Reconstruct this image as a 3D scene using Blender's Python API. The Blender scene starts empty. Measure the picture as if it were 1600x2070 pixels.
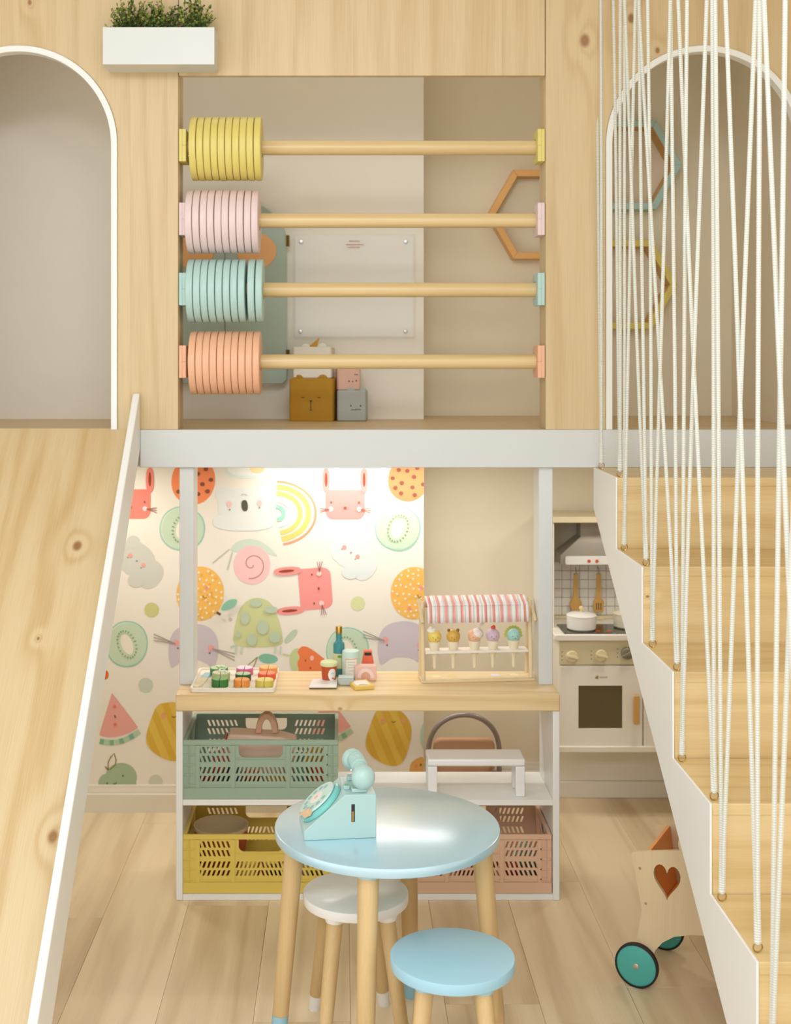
import bpy, bmesh, math, random
from mathutils import Vector, Matrix
random.seed(7)
PI = math.pi
S = bpy.context.scene
COL = S.collection

# ------------------------------------------------------------------ camera, world, lights, exposure
FPX, U0, V0, H = 2600.0, 690.0, 720.0, 1.40       # focal length in px, vanishing point, eye height
cd = bpy.data.cameras.new('camera'); cam = bpy.data.objects.new('camera', cd); COL.objects.link(cam)
cam.location = (0, 0, H); cam.rotation_euler = (PI/2, 0, 0)
cd.sensor_fit = 'HORIZONTAL'; cd.sensor_width = 36; cd.lens = FPX/1600*36
cd.shift_x = (800-U0)/1600; cd.shift_y = (V0-1035)/1600
cd.dof.use_dof = True; cd.dof.focus_distance = 2.75; cd.dof.aperture_fstop = 7.0
S.camera = cam

w = bpy.data.worlds.new('world'); S.world = w; w.use_nodes = True
w.node_tree.nodes['Background'].inputs[0].default_value = (.955, .98, 1.0, 1)
w.node_tree.nodes['Background'].inputs[1].default_value = 1.6

def area(name, loc, size, power, color=(.94, .97, 1.0), target=None, shape='RECTANGLE', spread=180):
    l = bpy.data.lights.new(name, 'AREA'); l.energy = power; l.color = color; l.shape = shape
    l.size = size[0]; l.size_y = size[1] if len(size) > 1 else size[0]
    l.spread = math.radians(spread)
    o = bpy.data.objects.new(name, l); COL.objects.link(o); o.location = loc
    if target is not None:
        o.rotation_euler = (Vector(target)-Vector(loc)).to_track_quat('-Z', 'Y').to_euler()
    return o
area('ceiling_spot', (.2, .4, 2.72), (.7, .3), 10, target=(.1, 3.7, 1.5))
area('ceiling_spot', (-.5, -1.3, 2.72), (.9, .4), 25, target=(.1, 3.7, 1.5))
area('under_loft_light', (.12, 3.83, 1.094), (.7, .05), 3.3, (1, .97, .93))

area('under_loft_light', (.92, 3.70, 1.094), (.10, .10), 1.5, (1, .95, .86))
area('under_loft_light', (-.70, 3.68, 1.094), (.10, .10), 2.2, (1, .95, .86))  # fill light added to brighten the wallpaper on the slide side
area('loft_fill_light', (.0, 3.72, 2.735), (1.6, .25), 2.6, (1, .95, .84))  # unseen fill light, added to lift the dim loft walls

S.view_settings.view_transform = 'Standard'; S.view_settings.look = 'None'
S.view_settings.gamma = 1; S.view_settings.use_curve_mapping = False
S.view_settings.exposure = 0.0

# ------------------------------------------------------------------ small helpers
def P(u, v, d):                       # point at depth d that stands at pixel (u, v)
    return Vector(((u-U0)*d/FPX, d, H-(v-V0)*d/FPX))
def PX(u, d): return (u-U0)*d/FPX
def PZ(v, d): return H-(v-V0)*d/FPX
def lin(h):
    h = h.lstrip('#'); r = [int(h[i:i+2], 16)/255 for i in (0, 2, 4)]
    return tuple((c/12.92 if c <= .04045 else ((c+.055)/1.055)**2.4) for c in r)+(1,)

class NT:
    def __init__(s, name):
        s.m = bpy.data.materials.new(name); s.m.use_nodes = True; s.t = s.m.node_tree
        s.b = s.t.nodes['Principled BSDF']
    def n(s, typ, ins=None, **kw):
        nd = s.t.nodes.new(typ)
        for k, v in kw.items(): setattr(nd, k, v)
        for k, v in (ins or {}).items(): s.put(nd.inputs[k], v)
        return nd
    def put(s, sock, v):
        if isinstance(v, bpy.types.NodeSocket): s.t.links.new(v, sock)
        else: sock.default_value = v
    def math(s, op, a, b=0.0, c=None, clamp=False):
        nd = s.t.nodes.new('ShaderNodeMath'); nd.operation = op; nd.use_clamp = clamp
        s.put(nd.inputs[0], a); s.put(nd.inputs[1], b)
        if c is not None: s.put(nd.inputs[2], c)
        return nd.outputs[0]
    def vmath(s, op, a, b):
        nd = s.t.nodes.new('ShaderNodeVectorMath'); nd.operation = op
        s.put(nd.inputs[0], a); s.put(nd.inputs[1], b)
        return nd.outputs['Value'] if op in ('LENGTH', 'DISTANCE') else nd.outputs[0]
    def mix(s, f, a, b, blend='MIX'):
        nd = s.t.nodes.new('ShaderNodeMix'); nd.data_type = 'RGBA'; nd.blend_type = blend
        s.put(nd.inputs[0], f); s.put(nd.inputs[6], a); s.put(nd.inputs[7], b)
        return nd.outputs[2]
    def noise(s, vec, scale, detail=2, rough=.5, dist=0):
        nd = s.n('ShaderNodeTexNoise', {'Vector': vec, 'Scale': scale, 'Detail': detail, 'Roughness': rough, 'Distortion': dist})
        return nd.outputs['Fac']
    def coord(s): return s.n('ShaderNodeTexCoord').outputs['Object']

_mats = {}
def mat(hexc, rough=.5, metal=0, spec=.5, coat=0, vary=.05, bump=0, emit=0, trans=0, ior=1.5, alpha=1, cr=.12, ci=1.5):
    key = (hexc, rough, metal, spec, coat, vary, bump, emit, trans, ior, alpha, cr, ci)
    if key in _mats: return _mats[key]
    t = NT('surface_'+hexc); c = lin(hexc)
    if vary:
        v = t.coord(); f = t.noise(v, 14, 3)
        d = tuple(max(0, x*(1-2*vary)) for x in c[:3])+(1,)
        t.put(t.b.inputs['Base Color'], t.mix(f, c, d))
    else: t.b.inputs['Base Color'].default_value = c
    t.b.inputs['Roughness'].default_value = rough; t.b.inputs['Metallic'].default_value = metal
    t.b.inputs['Specular IOR Level'].default_value = spec; t.b.inputs['Coat Weight'].default_value = coat
    t.b.inputs['Coat Roughness'].default_value = cr; t.b.inputs['Coat IOR'].default_value = ci
    t.b.inputs['IOR'].default_value = ior
    if trans: t.b.inputs['Transmission Weight'].default_value = trans
    if alpha < 1: t.b.inputs['Alpha'].default_value = alpha
    if bump:
        b = t.n('ShaderNodeBump', {'Strength': bump, 'Distance': .002, 'Height': t.noise(t.coord(), 220, 2)})
        t.put(t.b.inputs['Normal'], b.outputs[0])
    _mats[key] = t.m
    return t.m

def wood(name, axis, light='DDBF8F', dark='C09A5E', stave=0, knots=(), ring=.34, freq=70, rough=.45, rnd=False, warp=9, fine=.22, coat=0):
    """pine: grain runs along `axis` (0,1,2) of the object's coordinates; knots = [(point, radius)]"""
    t = NT(name); v = t.coord()
    if rnd:
        r = t.n('ShaderNodeObjectInfo').outputs['Random']
        off = t.n('ShaderNodeCombineXYZ', {0: t.math('MULTIPLY', r, 7.3), 1: t.math('MULTIPLY', r, 13.1), 2: t.math('MULTIPLY', r, 3.7)}).outputs[0]
        v = t.vmath('ADD', v, off)
    sc = [1, 1, 1]; sc[axis] = .07
    vs = t.vmath('MULTIPLY', v, tuple(sc))
    low = t.noise(vs, 9, 2)
    sep = t.n('ShaderNodeSeparateXYZ', {0: v})
    ac = [a for a in (0, 1, 2) if a != axis]
    across = t.math('ADD', sep.outputs[ac[0]], t.math('MULTIPLY', sep.outputs[ac[1]], .8))
    phase = t.math('ADD', t.math('MULTIPLY', across, freq), t.math('MULTIPLY', low, warp*2.2))
    kd = None
    for kp, kr in knots:
        ks = [1/kr]*3; ks[axis] = .7/kr
        d = t.vmath('LENGTH', t.vmath('MULTIPLY', t.vmath('SUBTRACT', v, tuple(kp)), tuple(ks)), (0, 0, 0))
        bell = t.math('DIVIDE', 1.0, t.math('ADD', 1.0, t.math('MULTIPLY', t.math('MULTIPLY', d, d), .16)))
        phase = t.math('ADD', phase, t.math('MULTIPLY', bell, 11.0))
        core = t.n('ShaderNodeMapRange', {0: d, 1: .55, 2: 1.15, 3: 1.0, 4: 0.0}, clamp=True).outputs[0]
        kd = core if kd is None else t.math('MAXIMUM', kd, core)
    if stave:
        st = t.math('FLOOR', t.math('DIVIDE', across, stave))
        wn = t.n('ShaderNodeTexWhiteNoise', {'W': st}, noise_dimensions='1D').outputs['Value']
        phase = t.math('ADD', phase, t.math('MULTIPLY', wn, 40))
    s = t.math('MULTIPLY_ADD', t.math('SINE', phase), .5, .5)
    s = t.math('POWER', s, 2.2)
    blot = t.noise(vs, 26, 3)
    fib = t.noise(t.vmath('MULTIPLY', v, tuple(x if x < 1 else 1 for x in [(.02 if i == axis else 1) for i in range(3)])), 420, 2)
    f = t.math('ADD', t.math('MULTIPLY', s, ring), t.math('MULTIPLY', t.math('SUBTRACT', blot, .35), .7))
    f = t.math('ADD', f, t.math('MULTIPLY', t.math('SUBTRACT', fib, .5), fine*2))
    if stave: f = t.math('ADD', f, t.math('MULTIPLY', t.math('SUBTRACT', wn, .5), .22))
    if rnd: f = t.math('ADD', f, t.math('MULTIPLY', t.math('SUBTRACT', r, .5), .45))
    f = t.math('ADD', f, 0, clamp=True)
    c = t.mix(f, lin(light), lin(dark))
    if kd is not None: c = t.mix(t.math('MULTIPLY', kd, .85), c, lin('8A5A2B'))
    t.put(t.b.inputs['Base Color'], c)
    t.b.inputs['Roughness'].default_value = rough; t.b.inputs['Coat Weight'].default_value = coat
    b = t.n('ShaderNodeBump', {'Strength': .12, 'Distance': .001, 'Height': fib})
    t.put(t.b.inputs['Normal'], b.outputs[0])
    return t.m

class MB:
    def __init__(s): s.v, s.f, s.mi, s.cur = [], [], [], 0
    def add(s, vs, fs):
        o = len(s.v); s.v += [tuple(x) for x in vs]
        for f in fs: s.f.append(tuple(i+o for i in f)); s.mi.append(s.cur)
        return s
    def box(s, x0, x1, y0, y1, z0, z1, M=None):
        vs = [(x, y, z) for z in (z0, z1) for y in (y0, y1) for x in (x0, x1)]
        if M is not None: vs = [M @ Vector(q) for q in vs]
        return s.add(vs, [(0, 2, 3, 1), (4, 5, 7, 6), (0, 1, 5, 4), (2, 6, 7, 3), (0, 4, 6, 2), (1, 3, 7, 5)])
    def prism(s, pts, a0, a1, plane='xz', M=None):
        """polygon pts in `plane`, extruded along the third axis from a0 to a1"""
        def mk(p, a): return {'xz': (p[0], a, p[1]), 'yz': (a, p[0], p[1]), 'xy': (p[0], p[1], a)}[plane]
        n = len(pts); vs = [mk(p, a0) for p in pts]+[mk(p, a1) for p in pts]
        if M is not None: vs = [M @ Vector(q) for q in vs]
        return s.add(vs, [tuple(range(n)), tuple(range(2*n-1, n-1, -1))]+[(i, n+i, n+(i+1) % n, (i+1) % n) for i in range(n)])
    def lathe(s, prof, c=(0, 0, 0), n=24, axis='z', M=None, closed=False, sx=1, sy=1, cap=True):
        vs = []; k = len(prof)
        for i in range(n):
            a = 2*PI*i/n; ca, sa = math.cos(a)*sx, math.sin(a)*sy
            for r, h in prof:
                q = {'z': (r*ca, r*sa, h), 'x': (h, r*ca, r*sa), 'y': (r*ca, h, r*sa)}[axis]
                q = Vector((q[0]+c[0], q[1]+c[1], q[2]+c[2]))
                vs.append(M @ q if M is not None else q)
        fs = []
        for i in range(n):
            j = (i+1) % n
            for a in range(k if closed else k-1):
                b = (a+1) % k; fs.append((i*k+a, j*k+a, j*k+b, i*k+b))
        if not closed and cap:
            if prof[0][0] > 1e-6: fs.append(tuple(i*k for i in range(n))[::-1])
            if prof[-1][0] > 1e-6: fs.append(tuple(i*k+k-1 for i in range(n)))
        return s.add(vs, fs)
    def ball(s, c, r, n=20, m=12, sz=1, sx=1, sy=1, M=None):
        pr = [(max(1e-7, r*math.sin(PI*i/m)), -r*math.cos(PI*i/m)*sz) for i in range(m+1)]
        return s.lathe(pr, c, n, 'z', M, sx=sx, sy=sy)
    def rod(s, a, b, ra, rb=None, n=14):
        a, b = Vector(a), Vector(b); rb = ra if rb is None else rb
        M = Matrix.Translation(a) @ (b-a).to_track_quat('Z', 'Y').to_matrix().to_4x4()
        return s.lathe([(ra, 0), (rb, (b-a).length)], n=n, M=M)
    def tube(s, pts, r, n=10, closed=False):
        pts = [Vector(p) for p in pts]; vs = []; up = None
        m = len(pts)
        for i, p in enumerate(pts):
            if closed: t = (pts[(i+1) % m]-pts[i-1]).normalized()
            else: t = (pts[min(i+1, m-1)]-pts[max(i-1, 0)]).normalized()
            if up is None:
                up = Vector((0, 0, 1)) if abs(t.z) < .9 else Vector((1, 0, 0))
            a = t.cross(up).normalized(); up = a.cross(t).normalized()
            rr = r(i/(m-1)) if callable(r) else r
            for k in range(n):
                q = 2*PI*k/n; vs.append(p+a*math.cos(q)*rr+up*math.sin(q)*rr)
        fs = []
        for i in range(m if closed else m-1):
            j = (i+1) % m
            for k in range(n): fs.append((i*n+k, i*n+(k+1) % n, j*n+(k+1) % n, j*n+k))
        if not closed: fs += [tuple(range(n))[::-1], tuple(range((m-1)*n, m*n))]
        return s.add(vs, fs)

def wmat(p): return p.get('_w') if p else None
WORLD = {}
def link(name, me, parent=None, local=False):
    o = bpy.data.objects.new(name, me); COL.objects.link(o)
    if parent is not None:
        o.parent = parent
        pw = WORLD.get(parent.name, Matrix.Identity(4))
        if not local: o.matrix_parent_inverse = pw.inverted()
        else: WORLD[o.name] = pw.copy()
    return o
def tidy(me, angle=38):
    bm = bmesh.new(); bm.from_mesh(me); bmesh.ops.recalc_face_normals(bm, faces=bm.faces); bm.to_mesh(me); bm.free()
    me.polygons.foreach_set('use_smooth', [True]*len(me.polygons))
    me.set_sharp_from_angle(angle=math.radians(angle)); me.update()
def tag(o, label=None, cat=None, group=None, kind=None):
    for k, v in (('label', label), ('category', cat), ('group', group), ('kind', kind)):
        if v: o[k] = v
    return o
def build(name, mb, mats, parent=None, bevel=0, local=False, seg=2, angle=38, fix=True):
    me = bpy.data.meshes.new(name); me.from_pydata(mb.v, [], mb.f)
    if not isinstance(mats, (list, tuple)): mats = [mats]
    for m in mats: me.materials.append(m)
    if len(mats) > 1: me.polygons.foreach_set('material_index', mb.mi)
    if fix: tidy(me, angle)
    o = link(name, me, parent, local)
    if bevel:
        b = o.modifiers.new('edge', 'BEVEL'); b.width = bevel; b.segments = seg; b.limit_method = 'ANGLE'; b.angle_limit = math.radians(40)
        b.harden_normals = False
    return o
def thing(name, loc, label, cat, group=None, rotz=0, kind=None):
    o = bpy.data.objects.new(name, None); COL.objects.link(o); o.location = loc; o.rotation_euler = (0, 0, rotz)
    o.empty_display_size = .02
    WORLD[o.name] = Matrix.Translation(Vector(loc)) @ Matrix.Rotation(rotz, 4, 'Z')
    return tag(o, label, cat, group, kind)
def copy_of(o, parent=None):
    c = o.copy(); COL.objects.link(c)
    if parent is not None: c.parent = parent
    return c
ORD = ['first', 'second', 'third', 'fourth', 'fifth', 'sixth', 'seventh', 'eighth', 'ninth', 'tenth']
def arc(cx, cy, r, a0, a1, n, ry=None):
    ry = r if ry is None else ry
    return [(cx+r*math.cos(a0+(a1-a0)*i/n), cy+ry*math.sin(a0+(a1-a0)*i/n)) for i in range(n+1)]
def rrect(x0, x1, y0, y1, r, n=5):
    return arc(x1-r, y0+r, r, -PI/2, 0, n)+arc(x1-r, y1-r, r, 0, PI/2, n)+arc(x0+r, y1-r, r, PI/2, PI, n)+arc(x0+r, y0+r, r, PI, 1.5*PI, n)

# ------------------------------------------------------------------ materials
WHITE = mat('D2D4D1', .42, vary=.015)
WHITE2 = mat('D8DAD7', .35, vary=.015)
WHITE3 = mat('EFEFEB', .38, vary=.012)
BEIGE = mat('EBDFC6', .8, vary=.02, spec=.2)
UPPER = mat('F0EADC', .8, vary=.02, spec=.2)
PAPER = mat('EDE6D9', .75, vary=.01, spec=.2)
DARK = mat('2B231B', .6)
BRASS = mat('B99A5C', .28, metal=1)
STEEL = mat('B8B4AA', .3, metal=1)
DP, DW, DR, DS = 3.39, 3.96, 4.18, 3.309        # loft front, papered wall, recessed wall, shelf front
LF = 1.2065                                      # loft floor height
XR, XL, CEIL = 1.27, -1.6, 2.75

# ------------------------------------------------------------------ the setting
def struct(name, mb, m, label, cat, bevel=0, **k):
    o = build(name, mb, m, bevel=bevel, **k); return tag(o, label, cat, kind='structure')

FLOORM = wood('floor_oak', 1, 'ECD8B4', 'B89A6E', rnd=True, ring=.32, freq=55, rough=.38, warp=7, fine=.12)
fl = thing('floor', (0, 0, 0), 'greige wood plank floor under the loft', 'floor', kind='structure')
build('subfloor', MB().box(-1.7, 1.4, -.6, 4.3, -.06, -.011), mat('8A7250', .8), fl)
pw, pl, gap = .205, 1.22, .0005
pm = MB().box(0, pw-gap, 0, pl-gap, -.01, 0)
p0 = None
for ci in range(15):
    x = -1.62+ci*pw; off = (ci*0.47) % 1.0*pl
    y = -.6-off
    while y < 4.25:
        if p0 is None: p0 = build('plank', pm, FLOORM, fl, bevel=.0006, seg=1); c = p0
        else: c = copy_of(p0)
        c.location = (x, y, 0); y += pl

struct('ceiling', MB().box(XL-.1, XR+.1, 1.3, 4.3, CEIL, CEIL+.05), mat('EDE9E0', .8), 'plain off-white ceiling above the play loft', 'ceiling')
struct('wall_left', MB().box(XL-.1, XL, 2.4, 4.3, 0, CEIL), BEIGE, 'plain beige side wall beyond the slide', 'wall')
struct('wall_right', MB().box(XR, XR+.1, 1.3, 4.3, 0, CEIL), BEIGE, 'plain beige side wall beside the stairs', 'wall')
struct('wall_rear', MB().box(PX(857, DW), XR, DR, DR+.08, 0, CEIL), BEIGE, 'plain beige recessed wall behind the toy kitchen', 'wall')
struct('wall_upper', MB().box(XL, PX(857, DW), DW, DR+.08, LF, CEIL), UPPER, 'pale wall at the back of the loft room', 'wall')
wall_paper = struct('wall_back', MB().box(XL, PX(857, DW), DW, DR+.08, 0, LF-.02), PAPER, 'off-white wall papered with printed fruit and animals', 'wall')
def skirting(name, x0, x1, d, label):
    t = d-.016
    prof = [(d, 0), (t, 0), (t, .055), (t+.004, .058), (t+.004, .066), (t+.007, .070), (t+.007, .080), (d, .082)]
    struct(name, MB().prism(prof, x0, x1, 'yz'), mat('E4DCCB', .45, vary=.02), label, 'baseboard')
skirting('baseboard_back', XL, PX(857, DW), DW, 'cream moulded baseboard under the printed wallpaper')
skirting('baseboard_rear', PX(857, DW), XR, DR, 'cream moulded baseboard along the recessed beige wall')

# loft floor, beam and posts
LOFTW = wood('loft_pine', 0, 'D9BE92', 'BD9A66', stave=.12, ring=.25, rough=.4)
lf = thing('loft_floor', (0, 3.8, LF), 'wooden floor of the loft room above the shop counter', 'floor', kind='structure')
build('deck', MB().box(XL, XR, DP+.025, DR, LF-.018, LF), LOFTW, lf)
build('underside', MB().box(XL, XR, DP+.025, DR, PZ(945, DP), LF-.018), WHITE, lf)
UZ = PZ(945, DP)
for lx, ly in ((.92, 3.70), (-.70, 3.68)):  # the ring on the slide side frames the added fill light
    build('light_ring', MB().lathe([(.072, 0), (.082, 0), (.082, -.008), (.072, -.008)], (lx, ly, UZ), 28, closed=True), WHITE2, lf)
build('lamp_frame', MB().box(-.24, .48, 3.795, 3.803, UZ-.008, UZ).box(-.24, .48, 3.857, 3.865, UZ-.008, UZ).box(-.24, -.232, 3.803, 3.857, UZ-.008, UZ).box(.472, .48, 3.803, 3.857, UZ-.008, UZ), WHITE2, lf)
struct('loft_beam', MB().box(-.5296, XR, DP-.005, DP+.03, PZ(945, DP), LF), WHITE, 'long white beam along the front edge of the loft', 'beam', bevel=.002)
for u0, u1, lab in ((363, 392, 'white post standing on the counter nearer the slide'), (1090, 1118, 'white post standing on the counter nearer the toy kitchen')):
    struct('loft_post' if u0 == 363 else 'loft_post_column', MB().box(PX(u0, 3.40), PX(u1, 3.40), 3.40, 3.49, .531, PZ(945, DP)), WHITE2, lab, 'post', bevel=.0015)

# pine front of the loft with two arches and the abacus opening
OX0, OX1, OZ1 = PX(361, DP), PX(1103, DP), PZ(153, DP)
def k_(u, v, d, r): p = P(u, v, d); return ((p.x, p.y, p.z), r)
PINE = wood('pine_panel', 2, 'D3BB90', 'BA9B69', stave=.098, ring=.34, freq=60, fine=.42,
            knots=[k_(1183, 82, DP, .014), k_(1277, 37, DP, .010), k_(1330, 102, DP, .006), k_(60, 5, DP, .006), k_(1270, 345, DP, .006)])
lw = thing('wall_front', (0, DP, LF), 'pale pine front of the loft with arched doorways', 'wall', kind='structure')
AR, SPR = .2615, PZ(92, DP)-.2615
AC = {'l': PX(238, DP)-.2615, 'r': PX(1225, DP)+.2615}
def arch_panel(x0, x1, cx):
    return [(x0, LF), (cx-AR, LF)]+[(q[0], q[1]) for q in arc(cx, SPR, AR, PI, 0, 40)]+[(cx+AR, LF), (x1, LF), (x1, CEIL), (x0, CEIL)]
g = .0008
build('pine_panel', MB().prism(arch_panel(XL, OX0-g, AC['l']), DP, DP+.022), PINE, lw, bevel=.001, seg=1)
build('pine_panel', MB().prism(arch_panel(OX1+g, XR, AC['r']), DP, DP+.022), PINE, lw, bevel=.001, seg=1)
build('pine_panel', MB().box(OX0+g, OX1-g, DP, DP+.022, OZ1, CEIL), PINE, lw, bevel=.001, seg=1)
for xa in (OX0-.06, OX1+.0002): build('jamb_post', MB().box(xa, xa+.0598, DP+.0222, DP+.10, LF, CEIL), PINE, lw, bevel=.001, seg=1)
for i, k in enumerate('lr'):
    cx = AC[k]; ro, ri = AR-.0004, AR-.017
    outer = [(cx-ro, LF)]+arc(cx, SPR, ro, PI, 0, 40)+[(cx+ro, LF)]
    inner = [(cx-ri, LF)]+arc(cx, SPR, ri, PI, 0, 40)+[(cx+ri, LF)]
    mb = MB(); n = len(outer); y0, y1 = DP-.006, DP+.030
    vs = [(p[0], y, p[1]) for y in (y0, y1) for r_ in (outer, inner) for p in r_]
    fs = []
    for a in range(n-1):
        fs += [(a, a+1, n+a+1, n+a), (2*n+a, 3*n+a, 3*n+a+1, 2*n+a+1), (a, 2*n+a, 2*n+a+1, a+1), (n+a, n+a+1, 3*n+a+1, 3*n+a)]
    fs += [(0, n, 3*n, 2*n), (n-1, 3*n-1, 4*n-1, 2*n-1)]
    mb.add(vs, fs)
    struct('trim_%d' % (i+1), mb, WHITE3, ['white trim round the arched doorway above the slide', 'white trim round the arched doorway behind the cords'][i], 'trim', bevel=.0015)

# ------------------------------------------------------------------ slide
sl_k, sl_D0 = .94, DP
ang = math.atan(sl_k)
XS = -.5296                                     # outer face of the slide's side board
sl = thing('slide', (-.83, 1.9, 0), 'wooden children slide with white side boards below the arched doorway', 'slide')
L = (LF-.16)/math.sin(ang)
def slide_local(u, v):                          # pixel on the bed -> (across, along) on it
    # ray z = H-(v-V0)/F*D ; bed z = LF-k(D0-D)
    D = (LF-sl_k*sl_D0-H)/(-(v-V0)/FPX-sl_k); p = P(u, v, D); return (p.x, -(sl_D0-D)/math.cos(ang), 0)
SLW = wood('slide_pine', 1, 'D8C197', 'BE9D68', stave=0, ring=.46, freq=48, warp=8, fine=.38, rough=.3, coat=.15,
           knots=[(slide_local(157, 1103), .012), (slide_local(108, 1690), .011), (slide_local(78, 1290), .004)])
bed = build('bed', MB().box(-1.10, XS-.0185, -L, .004, -.022, 0), SLW, sl)
bed.location = (0, sl_D0-.003, LF); bed.rotation_euler = (ang, 0, 0)
Dend = sl_D0-L*math.cos(ang); zend = LF-L*math.sin(ang)
run = []
for i in range(9):
    a = ang*(1-i/8); run.append(a)
# curved run-out
pts = [(Dend-.003, zend)]; y, z = pts[0]; 
for i in range(8):
    a = ang*(1-(i+.5)/8); y -= .05*math.cos(a); z -= .05*math.sin(a)*.62; pts.append((y, z))
pts.append((y-.12, z))
low = [(q[0], q[1]-.022) for q in pts]
build('run_out', MB().prism(pts+low[::-1], -1.10, XS-.0185, 'yz'), SLW, sl)
def zt(D): return .236+.937*(D-2.241)
def zb(D): return .1767+.947*(D-2.356)
prof = [(3.386, zb(3.386))]
prof += [(3.388, zt(3.386)-.02), (3.384, zt(3.386)-.006), (3.374, zt(3.374)), (3.36, zt(3.36))]
prof += [(2.241, zt(2.241)), (2.12, .15), (1.9, .10), (pts[-1][0], .09), (pts[-1][0], 0.0), (1.95, 0), (2.17, 0)]
for nm, x0 in (('side_board', XS-.018), ('side_board', -1.118)):
    build(nm, MB().prism(prof, x0, x0+.018, 'yz'), WHITE3, sl, bevel=.003, seg=3)

# ------------------------------------------------------------------ staircase with eye hooks, white cords
SX = .665
treads = [(1.107, 3.11, 3.385), (.935, 2.844, 3.11), (.767, 2.58, 2.844), (.594, 2.318, 2.58), (.431, 2.058, 2.318), (.266, 1.797, 2.058), (.10, 1.537, 1.797)]
STW = wood('stair_pine', 0, 'E0C693', 'C8A76D', ring=.46, freq=75, warp=11, fine=.36, rough=.35, stave=0,
           knots=[k_(1430, 1052, 2.844, .010), k_(1443, 1090, 2.844, .011), k_(1500, 1203, 2.58, .006), k_(1590, 1142, 2.7, .006), k_(1310, 1206, 2.844, .004)])
st = thing('staircase', (.95, 2.4, 0), 'pine staircase with white zigzag side board climbing to the loft', 'staircase')
zig = [(3.385, PZ(1028, 3.385)), (3.385, 1.107)]
for z, d0, d1 in treads:
    zig += [(d0, z)]
    nz = [t for t in treads if t[0] < z-1e-6]
    zig += [(d0, nz[0][0] if nz else 0)]
zig += [(1.83, 0)]
build('side_board', MB().prism(zig, SX, SX+.0042, 'yz'), WHITE3, st, bevel=.0008)
tro = []
X1 = XR-.004
for i, (z, d0, d1) in enumerate(treads):
    t_ = build('tread', MB().box(SX+.0045, X1, d0, d1-.0005, z-.022, z-.0006), STW, st, bevel=.0015); tro.append(t_)
    zl = treads[i+1][0] if i+1 < len(treads) else 0
    build('riser', MB().box(SX+.0046, X1, d0+.0015, d0+.02, zl-.004, z-.0205), STW, st, bevel=.0008, seg=1)
hooks = []                                      # two per tread
hookpx = [(1222, 943), (1248, 965), (1260, 1108), (1299, 1142), (1315, 1303), (1363, 1353), (1376, 1534), (1438, 1611), (1456, 1815), (1527, 1918)]
for i, (u, v) in enumerate(hookpx):
    z = treads[i//2][0]+.006; D = (H-z)*FPX/(v-V0); D = max(min(D, treads[i//2][2]-.02), treads[i//2][1]+.012)
    hooks.append((SX+.0125, D, treads[i//2][0], i//2))
for i in range(5, 7):
    z, d0, d1 = treads[i]; hooks += [(SX+.0125, d1-.035, z, i), (SX+.0125, d0+.04, z, i)]
for x, D, z, ti in hooks:
    mb = MB()
    ring = [(x+.0075*math.cos(a), D-.0015*math.sin(a), z+.0085+.0085*math.sin(a)) for a in [2*PI*k/16 for k in range(16)]]
    mb.tube(ring, .0012, 6, closed=True); mb.rod((x, D, z-.004), (x, D, z+.001), .0016, n=8)
    build('eye_hook', mb, BRASS, tro[ti])
# each cord drops from the ceiling, passes one ring and climbs again; u-values are where it crosses the photo's top edge
tops = [(1206, 1215), (1240, 1256), (1265, 1286), (1262, 1293), (1309, 1355), (1292, 1357), (1390, 1429), (1372, 1440), (1446, 1530), (1467, 1536), (1587, 1640), (1545, 1690), (1700, 1760), (1740, 1850)]
t = NT('braided_cord')
tc = t.coord(); wv = t.n('ShaderNodeTexWave', {'Vector': tc, 'Scale': 75, 'Distortion': .6}, bands_direction='Z').outputs['Fac']
t.put(t.b.inputs['Base Color'], t.mix(wv, lin('C4C5BA'), lin('E2E3DA')))
t.b.inputs['Roughness'].default_value = .7
t.put(t.b.inputs['Normal'], t.n('ShaderNodeBump', {'Strength': .3, 'Distance': .001, 'Height': wv}).outputs[0])
CORD = t.m
for i, ((x, D, z, ti), tp) in enumerate(zip(hooks, tops)):
    b = Vector((x, D, z+.0155))
    nm = 'inner' if i % 2 == 0 else 'outer'
    lab = 'white cord tied to the %s ring of the %s stair from the top' % ('back' if i % 2 == 0 else 'front', ORD[ti])
    c = thing('hanging_cord', tuple(b), lab, 'cord', 'white cords of the stair screen')
    for s_, u in enumerate(tp):
        xx = SX+.0125+.004*((i*2+s_) % 3)
        Dt = xx*FPX/(u-U0); q = Vector((xx, Dt, PZ(0, Dt)))
        dirv = (q-b); e = b+dirv*((CEIL-.001-b.z)/dirv.z)
        n = 26; pts = []
        ph = random.random()*6; am = random.uniform(.002, .006)
        for k in range(n+1):
            f = k/n; p = b.lerp(e, f)
            p.y += am*math.sin(f*PI)*math.sin(ph+f*5); p.x += am*.5*math.sin(f*PI)*math.cos(ph+f*4)
            if k == 0: p.x += (.0022 if s_ else -.0022)
            pts.append(p)
        build('strand', MB().tube(pts, .0039, 8), CORD, c)
    build('knot', MB().ball((b.x, b.y, b.z+.002), .0052, 10, 8, sz=1.2), CORD, c)

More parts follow.
